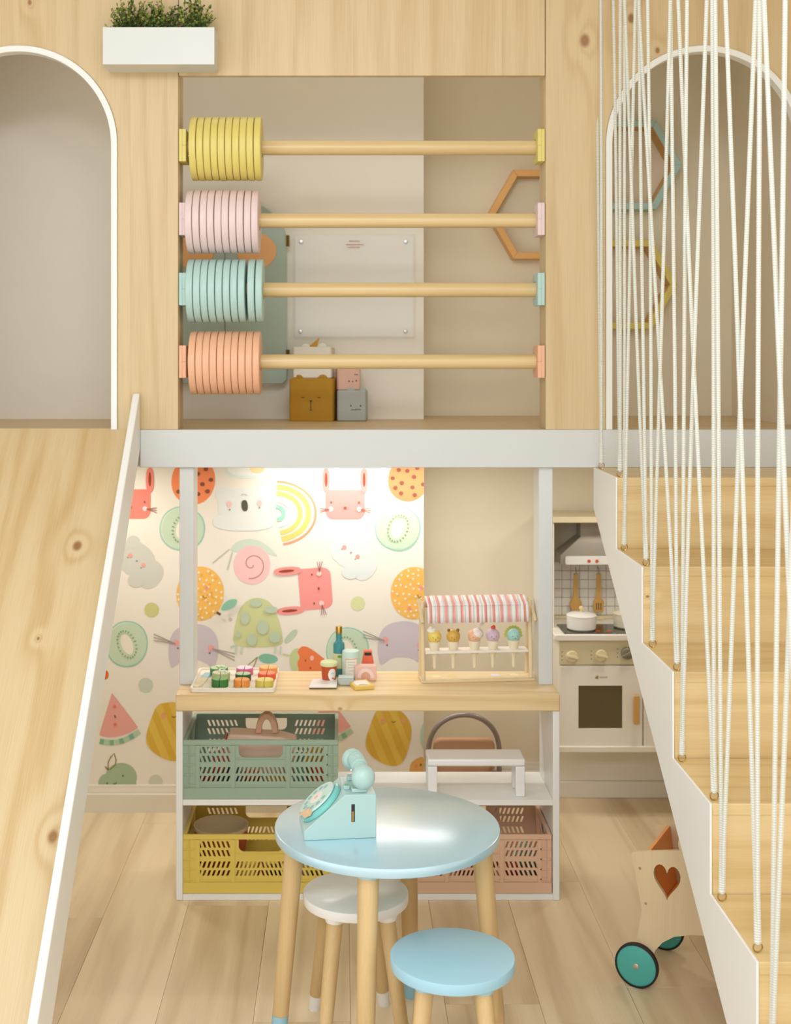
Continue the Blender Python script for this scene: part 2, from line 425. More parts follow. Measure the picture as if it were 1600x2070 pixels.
# ------------------------------------------------------------------ abacus rods and discs
DROD = 3.44
COLR = [('yellow', 'E0CF74', 300, [383+14.5*i for i in range(10)], 'top'), ('pink', 'E6CFCE', 447, [375+14.8*i for i in range(10)], 'second'),
        ('pale blue', 'B4D3CD', 587, [376+15.1*i for i in range(8)]+[501, 516.4], 'third'), ('peach orange', 'ECB692', 732, [382+14.3*i for i in range(10)], 'bottom')]
RODW = wood('rod_pine', 0, 'DFC693', 'C3A269', ring=.3, freq=110, rough=.35)
for cn, hx, v, us, row in COLR:
    cm = mat(hx, .42, vary=.03); z = PZ(v-1, DROD)
    rd = thing('abacus_rod', (.05, DROD, z), '%s wooden abacus rod held by %s end brackets' % (row, cn), 'abacus rod', 'rods of the wall abacus')
    build('rod', MB().lathe([(.0175, OX0+.006), (.0195, OX0+.008), (.0195, OX1-.008), (.0175, OX1-.006)], (0, DROD, z), 24, 'x'), RODW, rd)
    for sgn, x in ((1, OX0), (-1, OX1)):
        hh, r = .043, .021
        # bracket: block with a notch for the rod, open at its inner side
        pr = [(DP+.004, z-hh), (DP+.075, z-hh), (DP+.09, z-hh+.012), (DP+.09, z+hh-.012), (DP+.075, z+hh), (DP+.004, z+hh)]
        bk = MB(); a, b = sorted((x+sgn*.0003, x+sgn*.009)); bk.prism(pr, a, b, 'yz')
        a2, b2 = sorted((x+sgn*.009, x+sgn*.0195))
        cc = arc(DROD, z, r, PI*.5, PI*1.5, 12)
        # upper and lower jaw around the rod
        up = [(DROD, z+r)]+[(q[0], q[1]) for q in arc(DROD, z, r, PI*.5, PI, 8)][1:]+[(DP+.004, z), (DP+.004, z+hh), (DP+.075, z+hh), (DP+.09, z+hh-.012), (DP+.09, z+r)]
        lo = [(DROD, z-r)]+[(q[0], q[1]) for q in arc(DROD, z, r, PI*1.5, PI, 8)][1:]+[(DP+.004, z), (DP+.004, z-hh), (DP+.075, z-hh), (DP+.09, z-hh+.012), (DP+.09, z-r)]
        bk.prism(up, a2, b2, 'yz'); bk.prism(lo, a2, b2, 'yz')
        build('bracket', bk, cm, rd, bevel=.0008, seg=1)
    w_ = .0181; R = .0847; hl = .0225
    pr = [(hl, 0), (R-.004, 0), (R-.001, .001), (R, .004), (R, w_-.004), (R-.001, w_-.001), (R-.004, w_), (hl, w_)]
    me = None
    for i, u in enumerate(us):
        if me is None: d = build('abacus_disc', MB().lathe(pr, n=48, axis='x', closed=True), cm); me = d.data
        else: d = link('abacus_disc', me)
        tl = random.uniform(-.012, .012)
        d.location = (PX(u, DROD-.06)+.0002, DROD+random.uniform(-.002, .002), z-(hl-.0195)+random.uniform(-.0003, .0003)); d.rotation_euler = (0, tl*.3, tl*.5)
        tag(d, '%s wooden disc, %s from the slide side on the %s abacus rod' % (cn, ORD[i], row), 'disc', 'discs threaded on the abacus rods')

# ------------------------------------------------------------------ planter with three small shrubs
pd0, pd1 = 3.292, DP
x0, x1, z0, z1 = PX(208, pd0), PX(433.5, pd0), PZ(130, pd0), PZ(55, pd0)
pt = thing('planter_box', ((x0+x1)/2, (pd0+pd1)/2, z0), 'long white trough planter mounted high on the pine wall', 'planter')
mb = MB(); th = .006
mb.box(x0, x1, pd0, pd1-.0005, z0, z0+th)
mb.box(x0, x1, pd0, pd0+th, z0+th, z1); mb.box(x0, x1, pd1-th, pd1-.0005, z0+th, z1)
mb.box(x0, x0+th, pd0+th, pd1-th, z0+th, z1); mb.box(x1-th, x1, pd0+th, pd1-th, z0+th, z1)
build('trough', mb, WHITE2, pt)
build('soil', MB().box(x0+th+.0005, x1-th-.0005, pd0+th+.0005, pd1-th-.0005, z0+th+.0005, z1-.012), mat('3B2C1C', .95, bump=.8), pt)
LEAFC = [mat('5F7C30', .55, vary=.12), mat('3C5A20', .55, vary=.12), mat('97A548', .55, vary=.12)]
STEM = mat('6B5B2E', .7)
for si, (uc, spread, lab) in enumerate(((262, 40, 'small dark green shrub nearest the arch in the white planter'), (322, 40, 'small dark green shrub in the middle of the white planter'), (397, 38, 'small dark green shrub nearest the abacus in the white planter'))):
    rs = random.Random(40+si); dc = (pd0+pd1)/2-.015; xc = PX(uc, dc); zb_ = z1-.014
    s_ = thing('boxwood_shrub', (xc, dc, zb_), lab, 'plant', 'shrubs in the planter')
    fo = MB(); sm = MB()
    for k in range(48):
        a = rs.uniform(0, 2*PI); sp = rs.random()**.7
        tip = Vector((xc+math.cos(a)*sp*spread*.00165, dc+math.sin(a)*sp*.034, zb_+.088-.040*sp*sp+rs.uniform(-.03, .012)))
        base = Vector((xc+(tip.x-xc)*.35, dc+(tip.y-dc)*.35, zb_))
        midp = base.lerp(tip, .5)+Vector((rs.uniform(-.006, .006), rs.uniform(-.005, .005), .004))
        path = [base.lerp(midp, f/3) for f in range(3)]+[midp.lerp(tip, f/3) for f in range(4)]
        sm.tube(path, .0007, 4)
        for f in range(15):
            q = f/14; c_ = base.lerp(midp, q*2) if q < .5 else midp.lerp(tip, q*2-1)
            dr = Vector((rs.uniform(-1, 1), rs.uniform(-1, 1), rs.uniform(-.2, 1))).normalized(); ln = rs.uniform(.0065, .0115); wd = ln*.42
            sd = dr.cross(Vector((rs.uniform(-1, 1), rs.uniform(-1, 1), rs.uniform(-1, 1)))).normalized()*wd; nr = dr.cross(sd).normalized()*.0012
            fo.cur = 2 if (q > .75 and rs.random() < .6) else rs.choice((0, 0, 1, 1, 2) if q > .4 else (0, 1, 1))
            fo.add([c_, c_+dr*ln*.5+sd-nr, c_+dr*ln, c_+dr*ln*.5-sd-nr, c_+dr*ln*.5+nr], [(0, 1, 4), (1, 2, 4), (2, 3, 4), (3, 0, 4)])
    o = build('foliage', fo, LEAFC, s_, fix=False); o['kind'] = 'stuff'
    build('stems', sm, STEM, s_, fix=False)

# ------------------------------------------------------------------ inside the loft
# hexagon frames on the recessed wall
HW = wood('hex_wood', 1, 'D3A760', 'B5853F', ring=.2, freq=60)
for cn, hx, u, v, d0 in (('orange', 'EDB56C', 1091, 433, 4.12), ('pale blue', 'B3D2CB', 1276, 333, 4.10), ('yellow', 'E2CE68', 1267, 575, 4.10)):
    c = P(u, v, d0); R = 104*d0/FPX; th = .0215
    o = [(c.x+R*math.cos(PI/3*k), c.z+R*math.sin(PI/3*k)) for k in range(6)]
    q = R-th/math.cos(PI/6)
    i_ = [(c.x+q*math.cos(PI/3*k), c.z+q*math.sin(PI/3*k)) for k in range(6)]
    hexf = thing('hexagon_shelf', (c.x, DR, c.z-R*.866), '%s hexagon shelf frame fixed to the loft wall' % cn, 'wall shelf', 'hexagon frames in the loft')
    cmt = mat(hx, .5)
    for k in range(6):
        j = (k+1) % 6; mb = MB()
        mb.prism([o[k], o[j], i_[j], i_[k]], d0, DR-.0005)
        mb.mi = [0]*len(mb.f); mb.mi[4] = 1
        ob = build('board', mb, [cmt, HW], hexf, bevel=.0015, fix=False)
        tidy(ob.data)
# round-topped blue cabinet
bd = 3.90
cb = thing('wall_cabinet', (PX(460, bd), DW, PZ(775, bd)), 'grey-green round-topped toy cabinet with orange patches behind the discs', 'cabinet')
BG = mat('A8BAAC', .55); ORG = mat('E9AE70', .55)
xl, xr, zlo, zhi = PX(330, bd), PX(580, bd), PZ(775, bd), PZ(398, bd)
xc = (xl+xr)/2; rr = (xr-xl)/2
def cab_half(a, b, sgn):
    zs = zhi-rr*.72
    pts = []
    for k in range(15):
        th_ = PI/2*k/14; pts.append((xc+sgn*(rr*math.cos(th_)), zs+rr*.72*math.sin(th_)))
    return [(xc+sgn*.0008, zlo), (xc+sgn*(rr-.012), zlo), (xc+sgn*rr, zlo+.012)]+pts[:-1]+[(xc+sgn*.0008, zhi)]
build('body', MB().box(xl+.01, xr-.004, bd+.013, DW-.0005, zlo+.005, zhi-rr*.72), BG, cb)
for sgn in (-1, 1):
    dr = build('door', MB().prism(cab_half(0, 0, sgn), bd, bd+.012), BG, cb, bevel=.001)
    ox = PX(518, bd) if sgn > 0 else PX(392, bd)
    pr = [(ox+.062*math.cos(a)*(1.0 if math.cos(a) > 0 else .95), PZ(508, bd)+.055*math.sin(a)*(1 if math.sin(a) > 0 else .98)) for a in [2*PI*k/28 for k in range(28)]]
    build('patch', MB().prism(pr, bd-.003, bd-.0002), ORG, dr, bevel=.001)
for v in (487, 718):
    build('hinge', MB().box(PX(578, bd), PX(586, bd), bd-.004, bd+.012, PZ(v+11, bd), PZ(v-11, bd)).rod((PX(582, bd), bd-.005, PZ(v+11, bd)), (PX(582, bd), bd-.005, PZ(v-11, bd)), .003, n=8), mat('6E5A2C', .4, metal=.8), cb)
# acrylic notice board
ad = DW-.008
ab = thing('acrylic_board', (PX(715, ad), DW, PZ(680, ad)), 'clear acrylic notice board screwed to the loft wall', 'notice board')
build('backing', MB().prism(rrect(PX(597, ad), PX(836, ad), PZ(681, ad), PZ(476, ad), .006), ad+.003, DW-.0003), mat('F3F0E8', .5, vary=.01), ab)
build('sheet', MB().prism(rrect(PX(592, ad), PX(841, ad), PZ(685, ad), PZ(472, ad), .008), ad, ad+.0028), mat('F4F2EC', .12, vary=0, alpha=.14), ab, bevel=.0008)
for u, v in ((609, 489), (821, 489), (608, 670), (820, 670)):
    build('screw', MB().lathe([(1e-6, -.004), (.005, -.0035), (.006, 0), (.006, .002)], (PX(u, ad), ad-.001, PZ(v, ad)), 12, 'y'), STEEL, ab)
mb = MB()                                       # faint print, too small to read
for (a, b, v) in ((706, 728, 487.5), (700, 736, 494.5), (703, 728, 500)):
    u = a; rs = random.Random(int(a))
    while u < b: e = u+rs.uniform(1.5, 4); mb.box(PX(u, ad), PX(min(e, b), ad), ad-.0009, ad-.0004, PZ(v+1.1, ad), PZ(v-1.1, ad)); u = e+1
build('print', mb, mat('CDA28C', .7), ab)
# animal storage cubes
def cube_box(name, label, d, u0, u1, v0, v1, hexc, rot, face, ears, depth, earc=None):
    xa, xb, za, zb_ = PX(u0, d), PX(u1, d), PZ(v1, d), PZ(v0, d)
    t = thing(name, ((xa+xb)/2, d+depth/2, za), label, 'storage box', 'animal face storage cubes', rotz=rot)
    w2, h = (xb-xa)/2, zb_-za; m = mat(hexc, .75, bump=.3)
    build('body', MB().prism(rrect(-w2, w2, -depth/2, depth/2, .008), .0005, h, 'xy'), m, t, bevel=.004, local=True)
    dk = mat('4A3416', .7)
    def put(pts, off=-.0012): build('face_print', MB().prism(pts, -depth/2+off, -depth/2-.0002), dk, t, local=True)
    for kind, fx, fz, s_ in face:
        x_, z_ = fx*w2, fz*h
        if kind == 'dot': put([(x_+s_*math.cos(a), z_+s_*math.sin(a)) for a in [2*PI*k/10 for k in range(10)]])
        if kind == 'dash': put([(x_-s_, z_-.0009), (x_+s_, z_-.0009), (x_+s_, z_+.0009), (x_-s_, z_+.0009)])
        if kind == 'nose': put([(x_-s_, z_+s_*.7), (x_, z_-s_*.6), (x_+s_, z_+s_*.7)])
        if kind == 'stem': put([(x_-.0009, z_-s_), (x_+.0009, z_-s_), (x_+.0009, z_+s_), (x_-.0009, z_+s_)])
    for ex, es, kind in ears:
        if kind == 'tri': pe = [(ex*w2-es, h-.001), (ex*w2+es, h-.001), (ex*w2+es*.5, h+es*1.5)]
        else: pe = [(ex*w2-es, h-.001)]+[(ex*w2+es*math.cos(a), h+es*.8*math.sin(a)) for a in [PI-PI*k/8 for k in range(9)]]+[(ex*w2+es, h-.001)]
        build('ear', MB().prism(pe, -depth/2+.012, -depth/2+.020), mat(earc, .75) if earc else m, t, bevel=.001, local=True)
    return t
cube_box('storage_cube', 'mustard cube box with a printed bear face on the loft floor', 3.815, 590, 680, 765, 853, 'B98A1E', -.16,
         [('dash', -.36, .56, .0045), ('dash', .38, .56, .0045), ('nose', 0, .47, .005), ('stem', 0, .37, .011), ('dash', 0, .27, .005)], [(-.6, .014, 'round'), (.5, .014, 'round')], .115)
cube_box('storage_cube', 'white cube box with pointed ears stacked on the mustard box', 3.83, 595, 674, 701, 765.3, 'EFE9DC', -.1, [], [(-.35, .012, 'round'), (.52, .014, 'round')], .10)
build('ear', MB().prism([(-.014, .094), (.012, .094), (.020, .122)], -.035, -.03), mat('C9952B', .7), bpy.data.objects['storage_cube.001'], local=True)
cube_box('storage_cube', 'grey cube box with a printed cat face beside the mustard box', 3.82, 683, 743, 789, 851.5, 'B5BBB5', -.06,
         [('dot', -.05, .5, .0024), ('dot', .62, .5, .0024), ('dash', .1, .37, .006), ('dot', .3, .37, .002), ('dash', .5, .37, .006)], [(-.05, .011, 'round'), (.75, .010, 'round')], .09)
cube_box('storage_cube', 'pink cube box with a small printed face on the grey box', 3.835, 680, 728, 745, 789.2, 'E2B7A5', .08,
         [('dot', 0, .42, .0024), ('dot', .62, .44, .0024), ('dot', .3, .4, .002), ('dash', .6, .72, .005)], [], .07)

# ------------------------------------------------------------------ printed wallpaper (flat print on the wall)
class Print:
    def __init__(s, name): s.name, s.mb, s.mats, s.layer = name, MB(), [], 0
    def poly(s, pts, hx):
        m = mat(hx, .75, vary=.02, spec=.2)
        if m not in s.mats: s.mats.append(m)
        s.mb.cur = s.mats.index(m); s.layer += 1
        y = DW-.0004-.00025*s.layer
        q = []
        for u, v in pts:
            u = min(u, 857.4); q.append((PX(u, DW), y, PZ(v, DW)))
        s.mb.add(q, [tuple(range(len(q)))]); return s
    def ell(s, cx, cy, rx, ry, hx, rot=0, sq=2.0, n=36):
        pts = []
        for k in range(n):
            a = 2*PI*k/n; c, s_ = math.cos(a), math.sin(a)
            x = rx*math.copysign(abs(c)**(2/sq), c); y = ry*math.copysign(abs(s_)**(2/sq), s_)
            pts.append((cx+x*math.cos(rot)-y*math.sin(rot), cy+x*math.sin(rot)+y*math.cos(rot)))
        return s.poly(pts, hx)
    def line(s, pts, w, hx):
        L_, R_ = [], []
        for i, p in enumerate(pts):
            a, b = pts[max(i-1, 0)], pts[min(i+1, len(pts)-1)]; dx, dy = b[0]-a[0], b[1]-a[1]; l = math.hypot(dx, dy) or 1
            ww = (w(i/(len(pts)-1)) if callable(w) else w)/2
            L_.append((p[0]-dy/l*ww, p[1]+dx/l*ww)); R_.append((p[0]+dy/l*ww, p[1]-dx/l*ww))
        m = mat(hx, .75, vary=.02, spec=.2)
        if m not in s.mats: s.mats.append(m)
        s.mb.cur = s.mats.index(m); s.layer += 1; y = DW-.0004-.00025*s.layer
        q = [(PX(min(u, 857.4), DW), y, PZ(v, DW)) for u, v in L_+R_]; n = len(L_)
        s.mb.add(q, [(i, i+1, n+i+1, n+i) for i in range(n-1)]); return s
    def blob(s, pts, hx, it=3):
        for _ in range(it):
            q = []
            for i in range(len(pts)):
                a, b = pts[i], pts[(i+1) % len(pts)]
                q += [(a[0]*.75+b[0]*.25, a[1]*.75+b[1]*.25), (a[0]*.25+b[0]*.75, a[1]*.25+b[1]*.75)]
            pts = q
        return s.poly(pts, hx)
    def done(s):
        o = build(s.name, s.mb, s.mats, wall_paper, fix=False)
        for p in o.data.polygons:
            if p.normal.y > 0: p.flip()
        return o
def kiwi(cx, cy, rx, ry, rot=0.0, seedrot=.3):
    p = Print('printed_kiwi').ell(cx, cy, rx, ry, '9CCBB4', rot, 2.15).ell(cx-rx*.01, cy-ry*.01, rx*.95, ry*.94, 'CFE0CC', rot, 2.1).ell(cx+rx*.02, cy, rx*.91, ry*.9, 'C7DABF', rot, 2.1)
    p.ell(cx, cy, rx*.27, ry*.46, 'EFE7D6', seedrot)
    for k in range(22):
        a = 2*PI*k/22; x, y = rx*.42*math.cos(a), ry*.60*math.sin(a)
        p.ell(cx+x*math.cos(seedrot)-y*math.sin(seedrot), cy+x*math.sin(seedrot)+y*math.cos(seedrot), 2.2, 1.5, '93A36A', a+seedrot, n=8)
    p.done()
kiwi(369, 1069, 46, 45, .2, .25); kiwi(805, 1068, 46, 46, .4, .35); kiwi(257, 1302, 42, 47, .1, -.35); kiwi(703, 1314, 43, 46, .2, -.3)
def rabbit(cx, cy, w2, h2, rot, hx='F29A93'):
    c, s_ = math.cos(rot), math.sin(rot)
    def T(x, y): return (cx+x*c-y*s_, cy+x*s_+y*c)
    p = Print('printed_rabbit')
    body = [T(-w2, -h2), T(w2, -h2), T(w2, h2*.45)]+[T(w2-(1-math.cos(a))*w2*.35, h2*.45+h2*.55*math.sin(a)) for a in (PI/8, PI/4, PI*3/8)]+[T(w2*.65, h2), T(-w2*.65, h2)]+[T(-w2+(1-math.cos(a))*w2*.35, h2*.45+h2*.55*math.sin(a)) for a in (PI*3/8, PI/4, PI/8)]+[T(-w2, h2*.45)]
    p.poly(body, hx)
    for e in (-1, 1):
        ex, ey = T(e*w2*.96, -h2*1.62); p.ell(ex, ey, w2*.2, h2*.85, hx, rot, 2.4)
        p.ell(*T(e*w2*.96, -h2*1.68), w2*.07, h2*.48, '9E4A35', rot)
        p.ell(*T(e*w2*.72, h2*.3), 5, 5, 'FBD3CD', 0, n=16); p.ell(*T(e*w2*.7, -h2*.15), 1.8, 2.4, '8B5A4A', 0, n=10)
        for k in (-.12, .05, .2): p.line([T(e*w2*.78, h2*.32), T(e*w2*1.3, h2*(.36+k))], 1.3, 'A4685A')
    p.ell(*T(0, h2*.2), 3.4, 2.2, '9A5142', rot, n=12); p.done()
rabbit(698, 1020, 40, 30, 0); rabbit(638, 1190, 42, 33, -PI/2-.08); rabbit(264, 1019, 41, 30, 0, 'F0897A')
def melon(cx, cy, r, sd):
    p = Print('printed_dotted_fruit').ell(cx, cy, r, r*1.1, 'F5905F', .2, 2.1)
    rs = random.Random(sd); got = []
    while len(got) < 11:
        a, b = rs.uniform(-r, r)*.82, rs.uniform(-r, r)*.82
        if math.hypot(a, b) < r*.85 and all(math.hypot(a-q[0], b-q[1]) > r*.38 for q in got): got.append((a, b)); p.ell(cx+a, cy+b, 4.6, 4.2, '8A5544', n=12)
    p.done()
melon(391, 972, 44, 3); melon(826, 969, 41, 5)
def orange(cx, cy, rx, ry, sd, leaf):
    p = Print('printed_orange').ell(cx, cy, rx, ry, 'F4BE62', .1)
    rs = random.Random(sd); got = []; tries = 0
    while len(got) < 46 and tries < 4000:
        tries += 1; a, b = rs.uniform(-rx, rx), rs.uniform(-ry, ry)
        if (a/rx)**2+(b/ry)**2 < .86 and all(math.hypot(a-q[0], b-q[1]) > 10.5 for q in got): got.append((a, b)); p.ell(cx+a, cy+b, 2.6, 2.3, 'F9E8CF', rs.random()*3, n=8)
    p.ell(cx+14, cy-12, 3.8, 3.8, 'EE9A8A', n=12).ell(cx-10, cy+30, 3.8, 3.8, 'EE9A8A', n=12).line([(cx+6, cy+2), (cx+9, cy+8), (cx+14, cy+6)], 1.6, '7A5A2A')
    if leaf:
        p.line([(cx+34, cy+36), (cx+42, cy+41)], 5, '6B5330').blob([(cx+40, cy+33), (cx+52, cy+12), (cx+78, cy+8), (cx+72, cy+24), (cx+56, cy+32)], '8FC3A6')
    p.done()
orange(405, 1200, 48, 55, 1, True); orange(838, 1199, 48, 53, 2, False)
p = Print('printed_rainbow')
for r0, w0, hx in ((78, 5, 'F5A27C'), (64, 11, 'FBCF77'), (48, 9, 'FBCF77'), (30, 7, 'E4E4DC'), (15, 8, '9FD3BE')):
    pts = [(558+r0*1.03*math.cos(a), 1036+r0*.8*math.sin(a)+(3 if a > 0 else 0)) for a in [-PI*.49+PI*(.93)*k/30 for k in range(31)]]
    p.line(pts, w0, hx)
p.done()
p = Print('printed_koala').ell(493, 1023, 52, 36, 'E3E6E1', 0, 2.5).ell(452, 1000, 17, 15, 'E3E6E1').ell(537, 1000, 15, 15, 'E3E6E1').ell(493, 1055, 62, 18, 'E3E6E1', 0, 2.6)
p.ell(495, 1022, 6.5, 11.5, '5B564A', -.1, 2.4).ell(464, 1019, 5, 6, 'F6C6BE').ell(525, 1017, 5, 6, 'F6C6BE').ell(465, 1030, 1.6, 1.6, '7A7060', n=8).ell(525, 1026, 1.6, 1.6, '7A7060', n=8).line([(488, 1001), (492, 998), (500, 1001)], 1.3, 'B5B2A8').done()
def bear(cx, cy, rot, hx):
    c, s_ = math.cos(rot), math.sin(rot)
    def T(x, y): return (cx+x*c-y*s_, cy+x*s_+y*c)
    p = Print('printed_grey_bear').ell(*T(-6, 0), 40, 34, hx, rot, 2.4).ell(*T(34, 8), 26, 30, hx, rot, 2.3).ell(*T(-30, -26), 14, 13, hx).ell(*T(20, 34), 17, 14, hx)
    p.ell(*T(-19, 0), 4.5, 4.5, 'F0A596', n=12).ell(*T(14, 0), 4.5, 4.5, 'F0A596', n=12).ell(*T(-2, 1), 2.2, 1.6, '97907C', n=8).ell(*T(-21, 6), 1.4, 1.4, '97907C', n=8).ell(*T(13, 7), 1.4, 1.4, '97907C', n=8).done()
bear(279, 1134, .62, 'CFCFC5'); bear(712, 1117, .62, 'DEE3DF')
p = Print('printed_snail').blob([(464, 1114), (472, 1100), (490, 1090), (515, 1089), (540, 1100), (566, 1127), (545, 1120), (525, 1112), (500, 1112), (480, 1116)], 'CEDACB').ell(510, 1142, 37, 39, 'F5C5C3')
p.line([(510+(2+a*3.55)*math.cos(a+.4), 1141+(2+a*3.55)*math.sin(a+.4)) for a in [k*.22 for k in range(36)]], 2.1, 'BE8B72')
p.line([(464, 1110), (430, 1138)], 2.2, 'BFC3B0').line([(470, 1116), (460, 1152)], 2.2, 'BFC3B0').done()
p = Print('printed_tortoise').blob([(470, 1307), (474, 1270), (483, 1232), (500, 1213), (520, 1207), (545, 1214), (561, 1240), (571, 1280), (574, 1306), (520, 1309)], 'CFD29A', 2)
p.blob([(572, 1296), (592, 1272), (602, 1272), (601, 1283), (580, 1302)], 'C0D0B8').line([(480, 1304), (466, 1308)], 4, 'C0D0B8')
for x in (478, 489, 557, 568): p.line([(x, 1306), (x-1, 1322)], 4, 'CBD6C4')
for x, y, a, b in ((518, 1219, 12, 8), (496, 1249, 9, 13), (532, 1268, 12, 14), (510, 1293, 10, 12), (482, 1282, 5, 7), (556, 1288, 12, 11), (548, 1232, 14, 7)): p.ell(x, y, a, b, 'BFCDB2')
p.done()
def cat(cx, cy):
    p = Print('printed_purple_cat').blob([(cx-48, cy+50), (cx-54, cy+10), (cx-44, cy-28), (cx-10, cy-42), (cx+30, cy-38), (cx+50, cy-10), (cx+48, cy+30), (cx+38, cy+52), (cx+22, cy+34), (cx-20, cy+30), (cx-38, cy+44)], 'CFC5CC')
    p.ell(cx-36, cy-2, 6.5, 6.5, 'EBA9A0').ell(cx+34, cy+8, 6.5, 6.5, 'EBA9A0').ell(cx-33, cy+8, 2, 2, '6F6670', n=8).ell(cx+31, cy+18, 2, 2, '6F6670', n=8)
    for k in (-5, 0, 5): p.line([(cx-38, cy-1), (cx-82, cy-14+k*1.3)], 1.8, 'A79B93').line([(cx+36, cy+9), (cx+82, cy+26+k*1.4)], 1.8, 'A79B93')
    p.done()
cat(393, 1302); cat(816, 1296)
p = Print('printed_strawberry').blob([(602, 1312), (616, 1304), (640, 1318), (676, 1350), (680, 1366), (600, 1366), (598, 1340)], 'F08350', 2).blob([(606, 1308), (590, 1314), (584, 1336), (592, 1360), (606, 1358), (600, 1340), (608, 1328), (600, 1318)], 'CBD29A', 2)
p.line([(588, 1326), (572, 1322)], 3.5, 'CBD29A').ell(631, 1330, 4, 5, 'F8C3B0').ell(628, 1350, 1.8, 2.4, 'B4552F', n=8).ell(618, 1335, 1.8, 2.4, 'B4552F', n=8).done()
p = Print('printed_cherry_leaf').blob([(520, 1328), (534, 1320), (556, 1324), (565, 1334), (550, 1342), (530, 1340)], '86BFA4').line([(521, 1328), (500, 1346)], 1.8, '9A8758').line([(521, 1328), (513, 1348)], 1.8, '9A8758').done()
for u, v, r, hx in ((307, 1233, 15, 'CFCB8C'), (724, 1220, 14.5, 'D8DBA5'), (295, 1385, 15, 'CBD0C0'), (315, 1580, 14, 'D3D1C2'), (466, 1252, 4, 'C8C5B8')):
    Print('printed_dot').ell(u, v, r, r, hx).done()
def slice_(dx, dy):
    def T(x, y): return (x+dx, y+dy)
    p = Print('printed_watermelon').blob([T(226, 1402), T(226.5, 1400), T(279, 1469), T(278, 1472), T(258, 1484), T(225, 1492), T(202, 1487), T(201, 1484)], 'E8A79C', 1)
    pts = [T(202+76*f+4*f, 1498+6*math.sin(f*PI)*1.0-20*f*f) for f in [k/20 for k in range(21)]]
    p.line(pts, 11, 'B6CDB0')
    for k in (0, 5, 10, 15): p.line(pts[k:k+3], 11, '82B492')
    p.ell(*T(232, 1428), 3.2, 3.2, 'E8794E', n=10).ell(*T(233, 1464), 3.2, 3.2, 'E8794E', n=10).ell(*T(233, 1448), 1.8, 3.4, '8A6A48', -.4, n=10).done()
slice_(0, 0); slice_(430, -2)
def pineapple(cx, cy):
    p = Print('printed_pineapple')
    out = [(cx-8, cy-62), (cx+12, cy-64), (cx+40, cy-40), (cx+46, cy-10), (cx+34, cy+38), (cx+18, cy+58), (cx-12, cy+54), (cx-46, cy+30), (cx-50, cy+6), (cx-36, cy-36), (cx-26, cy-58)]
    p.blob(out, 'E3BF55')
    def chaikin(pts):
        for _ in range(3):
            q = []
            for i in range(len(pts)):
                a, b = pts[i], pts[(i+1) % len(pts)]; q += [(a[0]*.75+b[0]*.25, a[1]*.75+b[1]*.25), (a[0]*.25+b[0]*.75, a[1]*.25+b[1]*.75)]
            pts = q
        return pts
    def clip(pts, sgn, lim):
        f = lambda q: sgn*((q[0]-cx)-.42*(q[1]-cy)-lim); r = []
        for i in range(len(pts)):
            a, b = pts[i], pts[(i+1) % len(pts)]; fa, fb = f(a), f(b)
            if fa >= 0: r.append(a)
            if fa*fb < 0: t_ = fa/(fa-fb); r.append((a[0]+(b[0]-a[0])*t_, a[1]+(b[1]-a[1])*t_))
        return r
    for off in (-52, -22, 8, 38):
        q = clip(clip(chaikin(out), 1, off), -1, off+14)
        if len(q) > 2: p.poly(q, 'D9B043')
    p.ell(cx-14, cy-36, 4, 5, 'EE9F80', n=10).ell(cx+28, cy-36, 4, 5, 'EE9F80', n=10).line([(cx+4, cy-34), (cx+8, cy-32), (cx+12, cy-34)], 1.6, '7A5A2A').done()
pineapple(344, 1482); pineapple(788, 1492)
p = Print('printed_green_apple').ell(245, 1571, 32, 29, 'A9BD9C').ell(216, 1583, 17, 19, 'A9BD9C').poly([(200, 1583), (276, 1583), (276, 1592), (200, 1592)], 'A9BD9C')
p.line([(219, 1556), (219, 1540), (225, 1529), (231, 1523), (235, 1536), (233, 1546), (222, 1556)], 2.2, '9A8440').line([(213, 1549), (219, 1557)], 2.4, '8A6E34')
p.ell(249, 1568, 2, 2, '66764E', n=8).ell(217, 1583, 2, 2, '66764E', n=8).line([(229, 1583), (233, 1585), (236, 1581)], 2, '66764E').done()
Print('printed_peach').blob([(828, 1560), (830, 1542), (848, 1530), (858, 1530), (858, 1566), (828, 1566)], 'E9B05E', 2).ell(851, 1546, 2, 3, '8A6A30', n=8).ell(842, 1548, 4, 4, 'EE9A6A', n=10).done()
Print('printed_mint_fruit').ell(866, 1488, 16, 33, 'BFD6C2').done()
Print('printed_cloud').ell(505, 950, 50, 17, 'DCEBE2', 0, 2.6).ell(505, 946, 45, 16, 'EFF1EA', 0, 2.5).ell(520, 948, 15, 9, 'FBDFA8').done()
Print('printed_red_dot').ell(212, 1364, 8, 10, 'E2703A').done()

